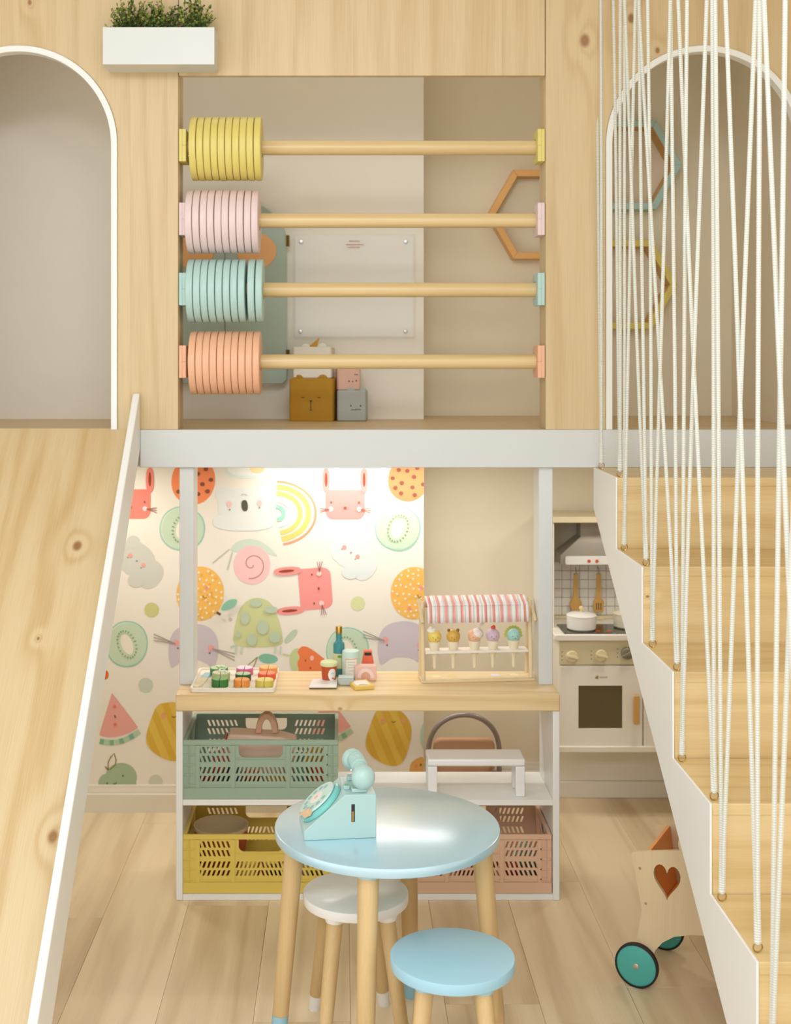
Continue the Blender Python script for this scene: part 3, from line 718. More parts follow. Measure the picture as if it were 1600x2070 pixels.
# ------------------------------------------------------------------ shelf unit and counter
SX0, SX1, SB = PX(356, DS), PX(1132, DS), 3.535
ZM0, ZM1, ZC0, ZC1 = .2435, .258, .487, .531
su = thing('shelf_unit', ((SX0+SX1)/2, (DS+SB)/2, 0), 'low white open shelf unit under the pine counter', 'shelf unit')
build('side_panel', MB().box(SX0, SX0+.017, DS, SB, 0, ZC0-.0004), WHITE3, su, bevel=.0015)
build('side_panel', MB().box(SX1-.017, SX1, DS, SB, 0, ZC0-.0004), WHITE3, su, bevel=.0015)
build('middle_shelf', MB().box(SX0+.0172, SX1-.0172, DS+.001, SB, ZM0, ZM1), WHITE3, su, bevel=.001)
build('bottom_shelf', MB().box(SX0+.0172, SX1-.0172, DS+.001, SB, 0, .0145), WHITE3, su, bevel=.001)
CTW = wood('counter_pine', 0, 'EBD2A2', 'D0AC70', ring=.4, freq=130, warp=8, rough=.33, coat=.1, knots=[k_(688, 1432, DS, .006)])
tag(build('counter_top', MB().box(SX0-.001, SX1+.001, DS-.004, 3.55, ZC0, ZC1), CTW, bevel=.003), 'thick pine counter top on the white shelf unit', 'counter top')

# ------------------------------------------------------------------ folding crates
def crate_wall(W, Hh, th, lay):
    """wall in (s, t) with slanted slots; returned as callable adding to an MB through map(s,t,d)"""
    rects, slots, fans = [], [], []
    k = W/1435.0; kt = Hh/545.0
    def R(a, b, c, d): rects.append((a*k, b*k, c*kt, d*kt))
    def row(a, b, c, d, n, leans):
        cw = (b-a)/n
        for i in range(n):
            ln = leans[i] if isinstance(leans, (list, tuple)) else leans
            slots.append(((a+i*cw)*k, (a+(i+1)*cw)*k, c*kt, d*kt, ln))
    # t measured from the bottom: base 0..105, rail ..130
    R(0, 1435, 0, 150)
    R(0, 1435, 505, 545)
    R(0, 130, 150, 505); R(1305, 1435, 150, 505)
    R(440, 485, 150, 505); R(955, 1000, 150, 505)
    for a, b, l in ((130, 440, 1), (1000, 1305, -1)):
        row(a, b, 150, 222, 7, l); row(a, b, 222, 305, 7, l); row(a, b, 330, 410, 7, -l); row(a, b, 410, 492, 7, -l)
        R(a, b, 305, 330); R(a, b, 492, 505)
    row(485, 955, 150, 222, 12, [1]*6+[-1]*6); row(485, 955, 222, 305, 12, [1]*6+[-1]*6)
    R(485, 955, 305, 385)
    R(485, 515, 385, 505); R(925, 955, 385, 505)
    hx0, hx1, hz = 515*k, 925*k, 385*kt; rr = .014
    fans += [(hx0, hz, 1, rr), (hx1, hz, -1, rr)]
    def emit(mb, fn):
        def face(q):
            a = [fn(s, t, 0) for s, t in q]; b = [fn(s, t, th) for s, t in q]; n = len(q)
            mb.add(a+b, [tuple(range(n)), tuple(range(2*n-1, n-1, -1))])
        for s0, s1, t0, t1 in rects: face([(s0, t0), (s1, t0), (s1, t1), (s0, t1)])
        for s0, s1, t0, t1, ln in slots:
            cw, ch = s1-s0, t1-t0; w2 = cw*.24; sh = cw*.24*ln; a, b = t0+ch*.13, t1-ch*.13; c = (s0+s1)/2
            inn = [(c-w2-sh, a), (c+w2-sh, a), (c+w2+sh, b), (c-w2+sh, b)]; out = [(s0, t0), (s1, t0), (s1, t1), (s0, t1)]
            for i in range(4):
                j = (i+1) % 4; face([out[i], out[j], inn[j], inn[i]])
                mb.add([fn(*inn[i], 0), fn(*inn[j], 0), fn(*inn[j], th), fn(*inn[i], th)], [(0, 1, 2, 3)])
        for s, t, sg, r in fans:
            ar = [(s+sg*(r-r*math.sin(a)), t+r-r*math.cos(a)) for a in [PI/2*i/6 for i in range(7)]]
            for i in range(6):
                face([(s, t), ar[i], ar[i+1]])
                mb.add([fn(*ar[i], 0), fn(*ar[i+1], 0), fn(*ar[i+1], th), fn(*ar[i], th)], [(0, 1, 2, 3)])
        # outline of the hand hole and the wall
        for a, b in (((hx0, hz+rr), (hx0, 505*kt)), ((hx1, hz+rr), (hx1, 505*kt)), ((hx0+rr, hz), (hx1-rr, hz)), ((hx0, 505*kt), (hx1, 505*kt)), ((0, 0), (W, 0)), ((0, Hh), (W, Hh)), ((0, 0), (0, Hh)), ((W, 0), (W, Hh))):
            mb.add([fn(*a, 0), fn(*b, 0), fn(*b, th), fn(*a, th)], [(0, 1, 2, 3)])
    return emit
CW_, CH_, CD_ = .400, .151, .255
def crate(x0, d0, z0, hx, hin, label):
    m = mat(hx, .45, vary=.02)
    t = thing('folding_crate', (x0+CW_/2, d0+CD_/2, z0), label, 'crate', 'folding plastic crates on the shelf')
    T = .0035; y1 = d0+CD_
    e = crate_wall(CW_, CH_, T, 0)
    mb = MB(); e(mb, lambda s, q, d: (x0+s, d0+.003+d, z0+.0005+q)); build('front_wall', mb, m, t, fix=False)
    mb = MB(); e(mb, lambda s, q, d: (x0+s, y1-.003-d, z0+.0005+q)); build('back_wall', mb, m, t, fix=False)
    e2 = crate_wall(CD_-.014, CH_, T, 0)
    mb = MB(); e2(mb, lambda s, q, d: (x0+.001+d, d0+.007+s, z0+.0005+q)); build('side_wall', mb, m, t, fix=False)
    mb = MB(); e2(mb, lambda s, q, d: (x0+CW_-.001-d, d0+.007+s, z0+.0005+q)); build('side_wall', mb, m, t, fix=False)
    # base tray with a proud band
    b = MB().box(x0, x0+CW_, d0, d0+.0028, z0+.0005, z0+.0285).box(x0, x0+CW_, y1-.0028, y1, z0+.0005, z0+.0285).box(x0+.005, x0+CW_-.005, d0+.0068, y1-.0068, z0+.0006, z0+.004)
    build('base', b, m, t, bevel=.0006, seg=1)
    k = CW_/1435; kt = CH_/545
    r = MB()
    for a in (120, 445, 955, 1305): r.box(x0+a*k, x0+(a+35)*k, d0+.0002, d0+.0029, z0+.0288, z0+.1385)
    r.box(x0+485*k, x0+955*k, d0+.0008, d0+.0029, z0+372*kt, z0+384*kt)
    for a, b_ in ((158, 440), (482, 953), (992, 1303)): r.box(x0+a*k, x0+b_*k, d0+.0008, d0+.0029, z0+.0315, z0+.0355)
    build('ribs', r, m, t)
    rm = MB()
    rm.box(x0, x0+CW_, d0, d0+.0074, z0+CH_-.0118, z0+CH_+.001).box(x0, x0+CW_, y1-.0074, y1, z0+CH_-.0118, z0+CH_+.001)
    rm.box(x0, x0+.009, d0+.0076, y1-.0076, z0+CH_-.010, z0+CH_+.001).box(x0+CW_-.009, x0+CW_, d0+.0076, y1-.0076, z0+CH_-.010, z0+CH_+.001)
    build('rim', rm, m, t, bevel=.0012)
    for xa in (x0+.001, x0+CW_-.0295):
        h = MB()
        for q in range(4): h.box(xa, xa+.0285, d0+.0002, d0+.0029, z0+.035+q*.026, z0+.0385+q*.026)
        h.rod((xa+.0145, d0+.0012, z0+.03), (xa+.0145, d0+.0012, z0+.137), .0016, n=8)
        build('hinge', h, m, t)
    return t
crate(PX(369, DS)+.0005, DS+.006, ZM1, '9BB09A', '', 'sage green folding crate on the middle shelf')
crate(PX(369, DS)+.0005, DS+.006, .0145, 'E2C85F', '', 'yellow folding crate on the bottom shelf')
crate(PX(1117.5, DS)-CW_-.0005, DS+.006, .0145, 'DDB798', '', 'dusty pink folding crate on the bottom shelf')
def block(kind, name, label, c, size, hx, rot=0):
    x, y, z = c; m = mat(hx, .5); mb = MB(); M = Matrix.Translation(c) @ Matrix.Rotation(rot, 4, 'Z')
    if kind == 'box': mb.prism(rrect(-size[0]/2, size[0]/2, -size[1]/2, size[1]/2, .006), 0, size[2], 'xy', M)
    elif kind == 'carrot': mb.lathe([(1e-6, 0), (.006, .002), (size[0]*.3, size[2]*.35), (size[0]*.5, size[2]*.85), (size[0]*.42, size[2]*.97), (1e-6, size[2])], n=16, M=M)
    elif kind == 'round': mb.lathe([(1e-6, 0), (size[0]*.3, .001), (size[0]*.47, size[2]*.25), (size[0]*.5, size[2]*.55), (size[0]*.36, size[2]*.9), (size[0]*.08, size[2]*.95), (1e-6, size[2]*.9)], n=18, M=M)
    elif kind == 'slab':                                   # half-moon slice
        mb.prism([(q[0], q[1]) for q in arc(0, 0, size[0]/2, 0, PI, 14, size[2])], -size[1]/2, size[1]/2, 'xz', M)
    tag(build(name, mb, m, bevel=.0015, seg=1), label, 'toy', 'toys lying in the crates')
fz = {'g': ZM1+.0045, 'y': .019, 'p': .019}
gx = PX(369, DS)
for kind, nm, lab, ox, oy, s_, hx, r_ in (
    ('box', 'toy_block', 'red toy block inside the green crate', .05, .045, (.05, .04, .045), 'C23B2B', .2),
    ('round', 'toy_fruit', 'dark green toy vegetable inside the green crate', .105, .05, (.05, .05, .05), '32552E', 0),
    ('slab', 'toy_slice', 'coral toy slice inside the green crate', .095, .11, (.075, .03, .09), 'EE7E6E', .2),
    ('box', 'toy_block', 'slate blue toy block inside the green crate', .125, .085, (.03, .03, .06), '6F8CA8', .5),
    ('carrot', 'toy_carrot', 'orange toy carrot inside the green crate', .175, .05, (.055, .05, .05), 'D8692F', 0),
    ('box', 'toy_block', 'yellow toy block inside the green crate', .235, .05, (.055, .045, .03), 'D9A62E', .1),
    ('round', 'toy_fruit', 'vermilion toy fruit inside the green crate', .352, .05, (.06, .06, .065), 'D9542A', 0),
    ('slab', 'toy_slice', 'mustard toy slice inside the green crate', .34, .11, (.08, .03, .10), 'DDB02F', -.1),
    ('box', 'toy_block', 'mint toy block inside the green crate', .30, .09, (.03, .03, .06), '8FD0C0', .3)):
    block(kind, nm, lab, (gx+ox, DS+.006+oy, fz['g']), s_, hx, r_)
for kind, nm, lab, ox, oy, s_, hx, r_ in (
    ('box', 'toy_block', 'rust toy block inside the yellow crate', .20, .05, (.03, .04, .05), 'B4532B', .2),
    ('box', 'toy_block', 'black toy block inside the yellow crate', .235, .055, (.035, .035, .045), '2A2723', .1),
    ('round', 'toy_fruit', 'scarlet toy fruit inside the yellow crate', .262, .10, (.05, .05, .05), 'CF3B2B', 0),
    ('box', 'toy_block', 'pale grey toy block inside the yellow crate', .30, .07, (.05, .04, .04), 'BFC2C2', .4),
    ('slab', 'toy_slice', 'olive toy slice inside the yellow crate', .345, .12, (.07, .03, .05), '7C8442', 0)):
    block(kind, nm, lab, (gx+ox, DS+.006+oy, fz['y']), s_, hx, r_)
pxx = PX(1117.5, DS)-CW_
for kind, nm, lab, ox, oy, s_, hx, r_ in (
    ('box', 'toy_block', 'crimson toy block inside the pink crate', .30, .06, (.04, .04, .05), 'B93A2C', .2),
    ('round', 'toy_fruit', 'dark olive toy fruit inside the pink crate', .345, .05, (.055, .05, .05), '4B5630', 0),
    ('slab', 'toy_slice', 'mint toy slice inside the pink crate', .345, .10, (.06, .03, .095), '9CCBB4', 0),
    ('carrot', 'toy_carrot', 'orange toy carrot inside the pink crate', .25, .08, (.05, .05, .06), 'DD7A34', 0),
    ('box', 'toy_block', 'brown toy block inside the pink crate', .19, .06, (.06, .04, .05), '8A4B2E', .2),
    ('box', 'toy_block', 'yellow toy block inside the pink crate', .10, .07, (.06, .05, .04), 'D8A93C', .2)):
    block(kind, nm, lab, (pxx+ox, DS+.006+oy, fz['p']), s_, hx, r_)
# wooden toy with arch handle in the green crate
TW = wood('toy_wood', 0, 'E3C2A0', 'D0A083', ring=.2)
tx = PX(530, 3.42); tz = ZM1+.010
tt = thing('toy_tool_caddy', (tx, 3.44, tz), 'pinkish wooden toy caddy with arched handle in the green crate', 'toy')
prof = [(-.085, tz+.02), (-.06, tz), (.06, tz), (.085, tz+.02), (.092, tz+.110), (.05, tz+.122), (-.03, tz+.128), (-.088, tz+.130), (-.095, tz+.112)]
build('body', MB().prism([(tx+a, b) for a, b in prof], 3.405, 3.475), mat('F3D2B8', .55, vary=.06), tt, bevel=.005)
hd = [(tx+.012+.030*math.cos(a), tz+.128+.052*math.sin(a)) for a in [PI*k/16 for k in range(17)]]
hi = [(tx+.012+.014*math.cos(a), tz+.128+.036*math.sin(a)) for a in [PI-PI*k/16 for k in range(17)]]
build('handle', MB().prism(hd+hi, 3.425, 3.455), mat('E6B58E', .5, vary=.05), tt, bevel=.002)
build('end_cap', MB().box(tx-.099, tx-.095, 3.41, 3.47, tz+.09, tz+.118), mat('D8542F', .5), tt, bevel=.001)
# fabric bowl in the yellow crate
bx, bd_, bz = PX(448, 3.42), 3.42, .034
fb = thing('fabric_basket', (bx, bd_, bz), 'soft red fabric basket with tan lining in the yellow crate', 'basket')
M = Matrix.Translation((bx, bd_, bz)) @ Matrix.Rotation(.10, 4, 'X')
build('shell', MB().lathe([(1e-6, 0), (.045, 0), (.060, .03), (.069, .09), (.072, .126)], n=30, M=M, sy=.8, cap=False), mat('C9663B', .85, bump=.5), fb)
mb = MB().lathe([(1e-6, .02), (.045, .02), (.060, .05), (.0675, .10), (.0705, .127), (.0722, .1272), (.0725, .118)], n=30, M=M, sy=.8, cap=False)
build('lining', mb, mat('D6BC8E', .9, bump=.6), fb)

# ------------------------------------------------------------------ white step stool on the shelf, small chair behind
x0, x1 = PX(865, 3.33), PX(1063, 3.33)
ss = thing('step_stool', ((x0+x1)/2, 3.39, ZM1), 'small white step stool standing on the middle shelf', 'stool')
build('top', MB().box(x0, x1, 3.33, 3.42, .337, .356), WHITE3, ss, bevel=.005, seg=3)
for xa in (x0+.001, x1-.025):
    for ya in (3.331, 3.396): build('leg', MB().box(xa, xa+.024, ya, ya+.023, ZM1+.0005, .3368), WHITE3, ss, bevel=.002)
cx, cy = PX(938, 3.75), 3.75
ch = thing('small_chair', (cx, cy, 0), 'low chair with grey bent-metal back and tan seat behind the shelf', 'chair')
hw = PX(1010, 3.75)-cx
TUBE = mat('9C9089', .35, metal=.4)
pts = [(cx+hw*math.cos(a), cy-.02*math.sin(a), .235+(.36-.235)*math.sin(a)**.8) for a in [PI*k/24 for k in range(25)]]
pts = [(cx+hw, cy, .19)]+pts+[(cx-hw, cy, .19)]
build('back_hoop', MB().tube(pts, .0075, 10), TUBE, ch)
build('seat', MB().lathe([(1e-6, .178), (.085, .178), (.098, .186), (.100, .205), (.092, .222), (1e-6, .226)], (cx, cy+.06, 0), 32, sx=1.0), mat('C79A72', .75, bump=.2), ch)
build('back_cushion', MB().prism(rrect(cx-.088, cx+.090, .226, .285, .022), cy-.006, cy+.018), mat('C79A72', .75, bump=.2), ch, bevel=.006, seg=3)
for sx_, sy_ in ((-1, -.02), (1, -.02), (-1, .12), (1, .12)):
    build('leg', MB().rod((cx+sx_*.098, cy+sy_-.01, .001), (cx+sx_*.088, cy+sy_, .20), .0075), TUBE, ch)

# ------------------------------------------------------------------ tray of cuttable food
T0 = Vector((0, 0, ZC1))
tr = thing('wooden_tray', (PX(470, 3.42), 3.43, ZC1), 'white wooden tray holding nine round food pieces', 'tray')
xa, xb = -.3906, -.171
build('base', MB().prism(rrect(xa, xb, 3.321, 3.540, .010), ZC1+.0003, ZC1+.007, 'xy'), mat('F3EAD8', .45), tr, bevel=.001)
mb = MB(); o = rrect(xa, xb, 3.321, 3.540, .010); i_ = rrect(xa+.006, xb-.006, 3.327, 3.534, .006); n = len(o)
vs = [(p[0], p[1], z) for z in (ZC1+.0071, ZC1+.0115) for r_ in (o, i_) for p in r_]; fs = []
for a in range(n):
    b = (a+1) % n; fs += [(a, b, n+b, n+a), (2*n+a, 3*n+a, 3*n+b, 2*n+b), (a, 2*n+a, 2*n+b, b), (n+a, n+b, 3*n+b, 3*n+a)]
mb.add(vs, fs); build('rim', mb, mat('F3EAD8', .45), tr)
food = [('lettuce green', '4E8A55', 'BFD8A2', 443, 3.485, .024, .018), ('pink', 'E0709A', 'F2DCE8', 495, 3.487, .0225, .018), ('light orange', 'F3A254', 'FBBE78', 543, 3.485, .0245, .020),
        ('cream green', 'C0CD94', 'EDEBD2', 447, 3.418, .0235, .022), ('dark cucumber green', '35682F', 'BBD4A8', 492, 3.42, .0205, .018), ('salmon red', 'E8623C', 'F2916C', 540, 3.42, .0235, .020),
        ('leaf green', '3F8038', '8CB878', 445, 3.358, .0215, .020), ('orange', 'F09A4A', 'F8A95E', 489, 3.356, .0205, .019), ('yellow', 'DCCB5E', 'F2DF86', 535, 3.354, .0235, .019)]
rows = ['back', 'middle', 'front']
for i, (cn, side, top, u, d, r, h) in enumerate(food):
    c = (PX(u, d), d, ZC1+.0073)
    f = thing('toy_food_piece', c, '%s round toy food piece in the %s row on the tray' % (cn, rows[i//3]), 'toy food', 'cut food pieces on the tray')
    for k in (0, 1):                             # two halves with the cut between
        a0 = -PI/2+PI*k
        pts = [(c[0]+(.0005 if k == 0 else -.0005)+r*math.cos(a0+PI*q/14), c[1]+r*math.sin(a0+PI*q/14)) for q in range(15)]
        hf = build('half', MB().prism(pts, c[2], c[2]+h, 'xy'), mat(side, .5), f, bevel=.0012, seg=1)
        pts = [(c[0]+(.001 if k == 0 else -.001)+(r*.9)*math.cos(a0+PI*q/14), c[1]+(r*.9)*math.sin(a0+PI*q/14)) for q in range(15)]
        build('cut_face', MB().prism(pts, c[2]+h, c[2]+h+.0006, 'xy'), mat(top, .5), hf)
    if i in (0, 3):
        mb = MB()
        for q in range(4): mb.ball((c[0]-.004+.006*q, c[1]+.004*(-1)**q, c[2]+h+.003), .0045, 10, 6, sz=.7)
        build('topping', mb, mat('F3F1E2' if i == 3 else 'D5E3C0', .6), f)
kn = thing('toy_knife', (PX(412, 3.43), 3.43, ZC1+.0073), 'wooden toy knife with pale blue grip beside the food pieces', 'toy knife')
M = Matrix.Translation((PX(410, 3.42), 3.42, ZC1+.0073)) @ Matrix.Rotation(-.12, 4, 'Z')
build('blade', MB().prism([(-.011, -.075), (.006, -.08), (.013, -.06), (.013, .012), (-.009, .012)], 0, .005, 'xy', M), mat('EEDFC0', .5), kn, bevel=.001)
build('handle', MB().prism([(-.009, .0122), (.011, .0122), (.010, .06), (-.007, .06)], 0, .007, 'xy', M), mat('BFDDE4', .5), kn, bevel=.0015)

# ------------------------------------------------------------------ groceries on the counter
Zc = ZC1+.0003
c = (PX(685.5, 3.50), 3.50)
b = thing('toy_bottle', (*c, Zc), 'teal toy bottle with gold cap and green label on the counter', 'bottle')
build('body', MB().lathe([(1e-6, 0), (.0150, 0), (.0155, .002), (.0155, .082), (.0145, .089), (.009, .094), (.0082, .098), (.0082, .115)], (*c, Zc), 24), mat('3F8C92', .35), b)
build('label', MB().lathe([(.0157, .022), (.0161, .022), (.0161, .062), (.0157, .062)], (*c, Zc), 24, closed=True), mat('CFD5A4', .6), b)
build('leaf_mark', MB().lathe([(1e-6, -.0008), (.006, -.0005), (.006, 0)], (c[0]+.002, c[1]-.0162, Zc+.055), 12, 'y', sy=.6), mat('6E9A35', .6), b)
build('cap', MB().lathe([(.0086, .1152), (.0090, .1152), (.0090, .132), (.008, .134), (1e-6, .134)], (*c, Zc), 24), mat('C9A24E', .25, metal=1), b)
c = (PX(709.5, 3.475), 3.475)
b = thing('toy_can', (*c, Zc), 'pale mint toy can with orange-bordered label on the counter', 'can')
build('body', MB().lathe([(1e-6, 0), (.0228, 0), (.0234, .001), (.0234, .072), (.0226, .0735), (1e-6, .0735)], (*c, Zc), 28), mat('CBE2D8', .4), b)
def curved(cx_, cy_, r_, a0, a1, z0_, z1_, n=10):
    mb = MB(); vs = [(cx_+r_*math.sin(a), cy_-r_*math.cos(a), z) for z in (z0_, z1_) for a in [a0+(a1-a0)*k/n for k in range(n+1)]]
    return mb.add(vs, [(k, k+1, n+2+k, n+1+k) for k in range(n)])
build('label', curved(*c, .0236, -.65, .8, Zc+.010, Zc+.054), mat('F1ECDD', .6), b)
for z_ in (.056,): build('border', curved(*c, .0237, -.65, .8, Zc+z_-.002, Zc+z_), mat('EFA96E', .6), b)
for a in (-.68, .74): build('border', curved(*c, .0238, a, a+.07, Zc+.030, Zc+.056, 2), mat('F0B06A', .6), b)
for z_, w_ in ((.047, .42), (.040, .36), (.033, .42), (.024, .3)): build('print_line', curved(*c, .0239, .07-w_, .07+w_, Zc+z_-.0012, Zc+z_+.0012, 6), mat('D9CFB6', .6), b)
c = (PX(665.5, 3.44), 3.44)
b = thing('toy_tub', (*c, Zc), 'red-brown toy tub with pale green lid on the counter', 'tub')
build('body', MB().lathe([(1e-6, 0), (.0175, 0), (.018, .001), (.0215, .042)], (*c, Zc), 26), mat('BF4E22', .45), b)
build('lid', MB().lathe([(1e-6, .0422), (.0225, .0422), (.0235, .044), (.0235, .050), (.021, .053), (1e-6, .054)], (*c, Zc), 26), mat('DCE2AC', .45), b)
mb = MB(); n = 10; vs = []
for k in range(n+1):
    q = -1+2*k/n; aa = .45+.56*q; hh_ = max(.0008, .0165*math.sqrt(max(0, 1-q*q)))
    for zz in (.021-hh_, .021, .021+hh_):
        rr_ = .0180+zz*.085+.0005; vs.append((c[0]+rr_*math.sin(aa), c[1]-rr_*math.cos(aa), Zc+zz))
mb.add(vs, [(3*k+j, 3*k+3+j, 3*k+4+j, 3*k+1+j) for k in range(n) for j in (0, 1)]); build('oval_mark', mb, mat('F2EFE6', .6), b)
build('bow_mark', curved(*c, .0203, .40, .72, Zc+.009, Zc+.013, 4), mat('E2622F', .6), b)
for aa in (.38, .62): build('eye_mark', curved(*c, .0214, aa, aa+.07, Zc+.0235, Zc+.0255, 2), mat('4A3A30', .6), b)
d = 3.515; c = (PX(744, d), d)
b = thing('toy_carton', (*c, Zc), 'orange-red tapered toy carton behind the pink box', 'carton')
vs = [(c[0]+sx_*w_, d+sy_*w_*.7, Zc+z_) for z_, w_ in ((0, .0185), (.020, .0185), (.058, .0115)) for sx_, sy_ in ((-1, -1), (1, -1), (1, 1), (-1, 1))]
build('body', MB().add(vs, [(0, 1, 5, 4), (1, 2, 6, 5), (2, 3, 7, 6), (3, 0, 4, 7), (4, 5, 9, 8), (5, 6, 10, 9), (6, 7, 11, 10), (7, 4, 8, 11), (8, 9, 10, 11), (3, 2, 1, 0)]), mat('EA6A45', .5), b, bevel=.001)
build('cap', MB().box(c[0]-.0115, c[0]+.0115, d-.008, d+.008, Zc+.0582, Zc+.066), mat('EE7A58', .5), b, bevel=.001)
build('cap_band', MB().box(c[0]-.009, c[0]+.009, d-.0098, d-.0082, Zc+.053, Zc+.0605), DARK, b)
build('label', MB().box(c[0]-.0145, c[0]+.0145, d-.0138, d-.0130, Zc+.022, Zc+.030), mat('C9B25E', .6), b)
d = 3.452; c = (PX(739.5, d), d)
b = thing('toy_soap_box', (*c, Zc), 'pink toy box with round printed mark on the counter', 'box')
build('body', MB().prism(rrect(c[0]-.029, c[0]+.029, Zc, Zc+.040, .004), d-.012, d+.014), mat('F0C3B3', .5), b, bevel=.0015)
build('ring_mark', MB().prism(arc(c[0], Zc+.008, .0225, 0, PI, 16, .026), d-.0128, d-.0122), mat('F6DCD2', .6), b)
build('round_mark', MB().prism(arc(c[0], Zc+.012, .0125, 0, 2*PI, 20)[:-1], d-.0134, d-.0129), mat('E8A98E', .6), b)
d = 3.405; c = (PX(700, d), d)
b = thing('toy_tin', (*c, Zc), 'grey-green toy tin in front of the mint can', 'tin')
build('body', MB().prism([(c[0]-.0165, Zc), (c[0]+.0165, Zc), (c[0]+.0205, Zc+.006), (c[0]+.0205, Zc+.018), (c[0]-.0205, Zc+.018), (c[0]-.0205, Zc+.006)], d-.014, d+.016), mat('B7C3BC', .4), b, bevel=.003)
build('lid', MB().prism(rrect(c[0]-.0205, c[0]+.0205, d-.014, d+.016, .004), Zc+.0182, Zc+.0215, 'xy'), mat('C9D3D0', .35), b, bevel=.001)
b = thing('toy_snack_box', (PX(731, 3.375), 3.375, Zc), 'flat yellow toy box lying in front of the pink box', 'box')
M = Matrix.Translation((PX(730, 3.382), 3.382, Zc)) @ Matrix.Rotation(.28, 4, 'Z')
build('body', MB().box(-.026, .026, -.034, .034, 0, .0095, M), mat('E9C662', .5), b, bevel=.001)
build('label', MB().box(-.019, .019, -.024, .024, .0096, .0101, M), mat('F5EBDC', .55), b)
build('label_mark', MB().prism(arc(0, -.022, .012, 0, PI, 10, .008), .0102, .0106, 'xy', M), mat('C9B0A8', .6), b)
d = 3.40
b = thing('chalkboard_card', (PX(655, d), d, Zc), 'white-faced flat board lying on the counter by the tub', 'board')
build('board', MB().prism([(PX(625.5, 3.356), 3.356), (PX(681, 3.356), 3.356), (PX(683, 3.44), 3.44), (PX(632, 3.44), 3.44)], Zc, Zc+.0035, 'xy'), mat('6B5426', .5), b)
build('paper', MB().prism([(PX(625.5, 3.356), 3.356), (PX(681, 3.356), 3.356), (PX(683, 3.44), 3.44), (PX(632, 3.44), 3.44)], Zc+.0036, Zc+.0058, 'xy'), mat('EDEAE4', .4), b)

# ------------------------------------------------------------------ ice cream stand with five cones
rot = .09; sx0, sy0 = PX(962, 3.462), 3.462
sd = thing('ice_cream_stand', (sx0, sy0, Zc), 'wooden toy stand with pink striped awning on the counter', 'toy stand', rotz=rot)
SW = mat('E8D2A6', .5, vary=.06); SWH = mat('F4EADB', .45)
Wd = .152
build('base', MB().box(-Wd, Wd, -.034, .038, 0, .007), SW, sd, bevel=.001, local=True)
for i, (x_, hx) in enumerate(((-.105, 'EFE3A8'), (-.062, 'E9C98E'), (.055, 'E6DCE8'), (.108, 'EDE6B0'))):
    build('base_dot', MB().lathe([(.0, .0076), (.0125, .0074), (.0125, .0071)], (x_, .008, 0), 18), mat(hx, .6), sd, local=True)
for x_ in (-Wd+.006, Wd-.006):
    build('post', MB().rod((x_, -.024, .0072), (x_, -.006, .212), .0058, n=12), SW, sd, local=True)
    build('post', MB().rod((x_, .030, .0072), (x_, .014, .190), .005, n=12), SW, sd, local=True)
    build('awning_arm', MB().prism([(-.050, .165), (-.043, .160), (.016, .205), (.028, .203), (.028, .212), (.012, .216)], x_-(.006 if x_ < 0 else -.006)-.004, x_-(.006 if x_ < 0 else -.006)+.004, 'yz'), SW, sd, bevel=.001, local=True)
build('cone_shelf', MB().box(-Wd+.012, Wd-.012, -.022, .022, .0745, .0810), SWH, sd, bevel=.001, local=True)
def stripes(name):
    t = NT(name); v = t.coord(); x_ = t.n('ShaderNodeSeparateXYZ', {0: v}).outputs[0]
    f = t.math('FRACT', t.math('MULTIPLY_ADD', x_, 47.0, .2)); f = t.math('LESS_THAN', f, .36)
    t.put(t.b.inputs['Base Color'], t.mix(f, lin('F1EEE8'), lin('EFA79E'))); t.b.inputs['Roughness'].default_value = .8
    return t.m
STR = stripes('striped_cloth')
aw = MB()
pr = [(.034, .188), (.020, .221), (.014, .222), (-.028, .207), (-.031, .203), (-.040, .160)]
n = 24
for i in range(n):
    xa_, xb_ = -Wd+.016+(2*Wd-.030)*i/n, -Wd+.016+(2*Wd-.030)*(i+1)/n
    for a, b_ in zip(pr[:-1], pr[1:]): aw.add([(xa_, *a), (xb_, *a), (xb_, *b_), (xa_, *b_)], [(0, 1, 2, 3)])
o = build('awning', aw, STR, sd, local=True); so = o.modifiers.new('cloth', 'SOLIDIFY'); so.thickness = .0015
cones = [('yellow', 'EFD36B', -.112, 'yellow ice cream cone with white cream top on the toy stand'), ('mustard', 'DDB04F', -.061, 'mustard ice cream cone with small dark ears on the toy stand'),
         ('peach', 'EFBE97', -.003, 'peach ice cream cone with white wafer on the toy stand'), ('lilac', 'D6BDCB', .047, 'lilac ice cream cone with red cherry on the toy stand'),
         ('mint', 'A9D8CE', .104, 'mint ice cream cone with green frill on the toy stand')]
RM = Matrix.Translation((sx0, sy0, Zc)) @ Matrix.Rotation(rot, 4, 'Z')
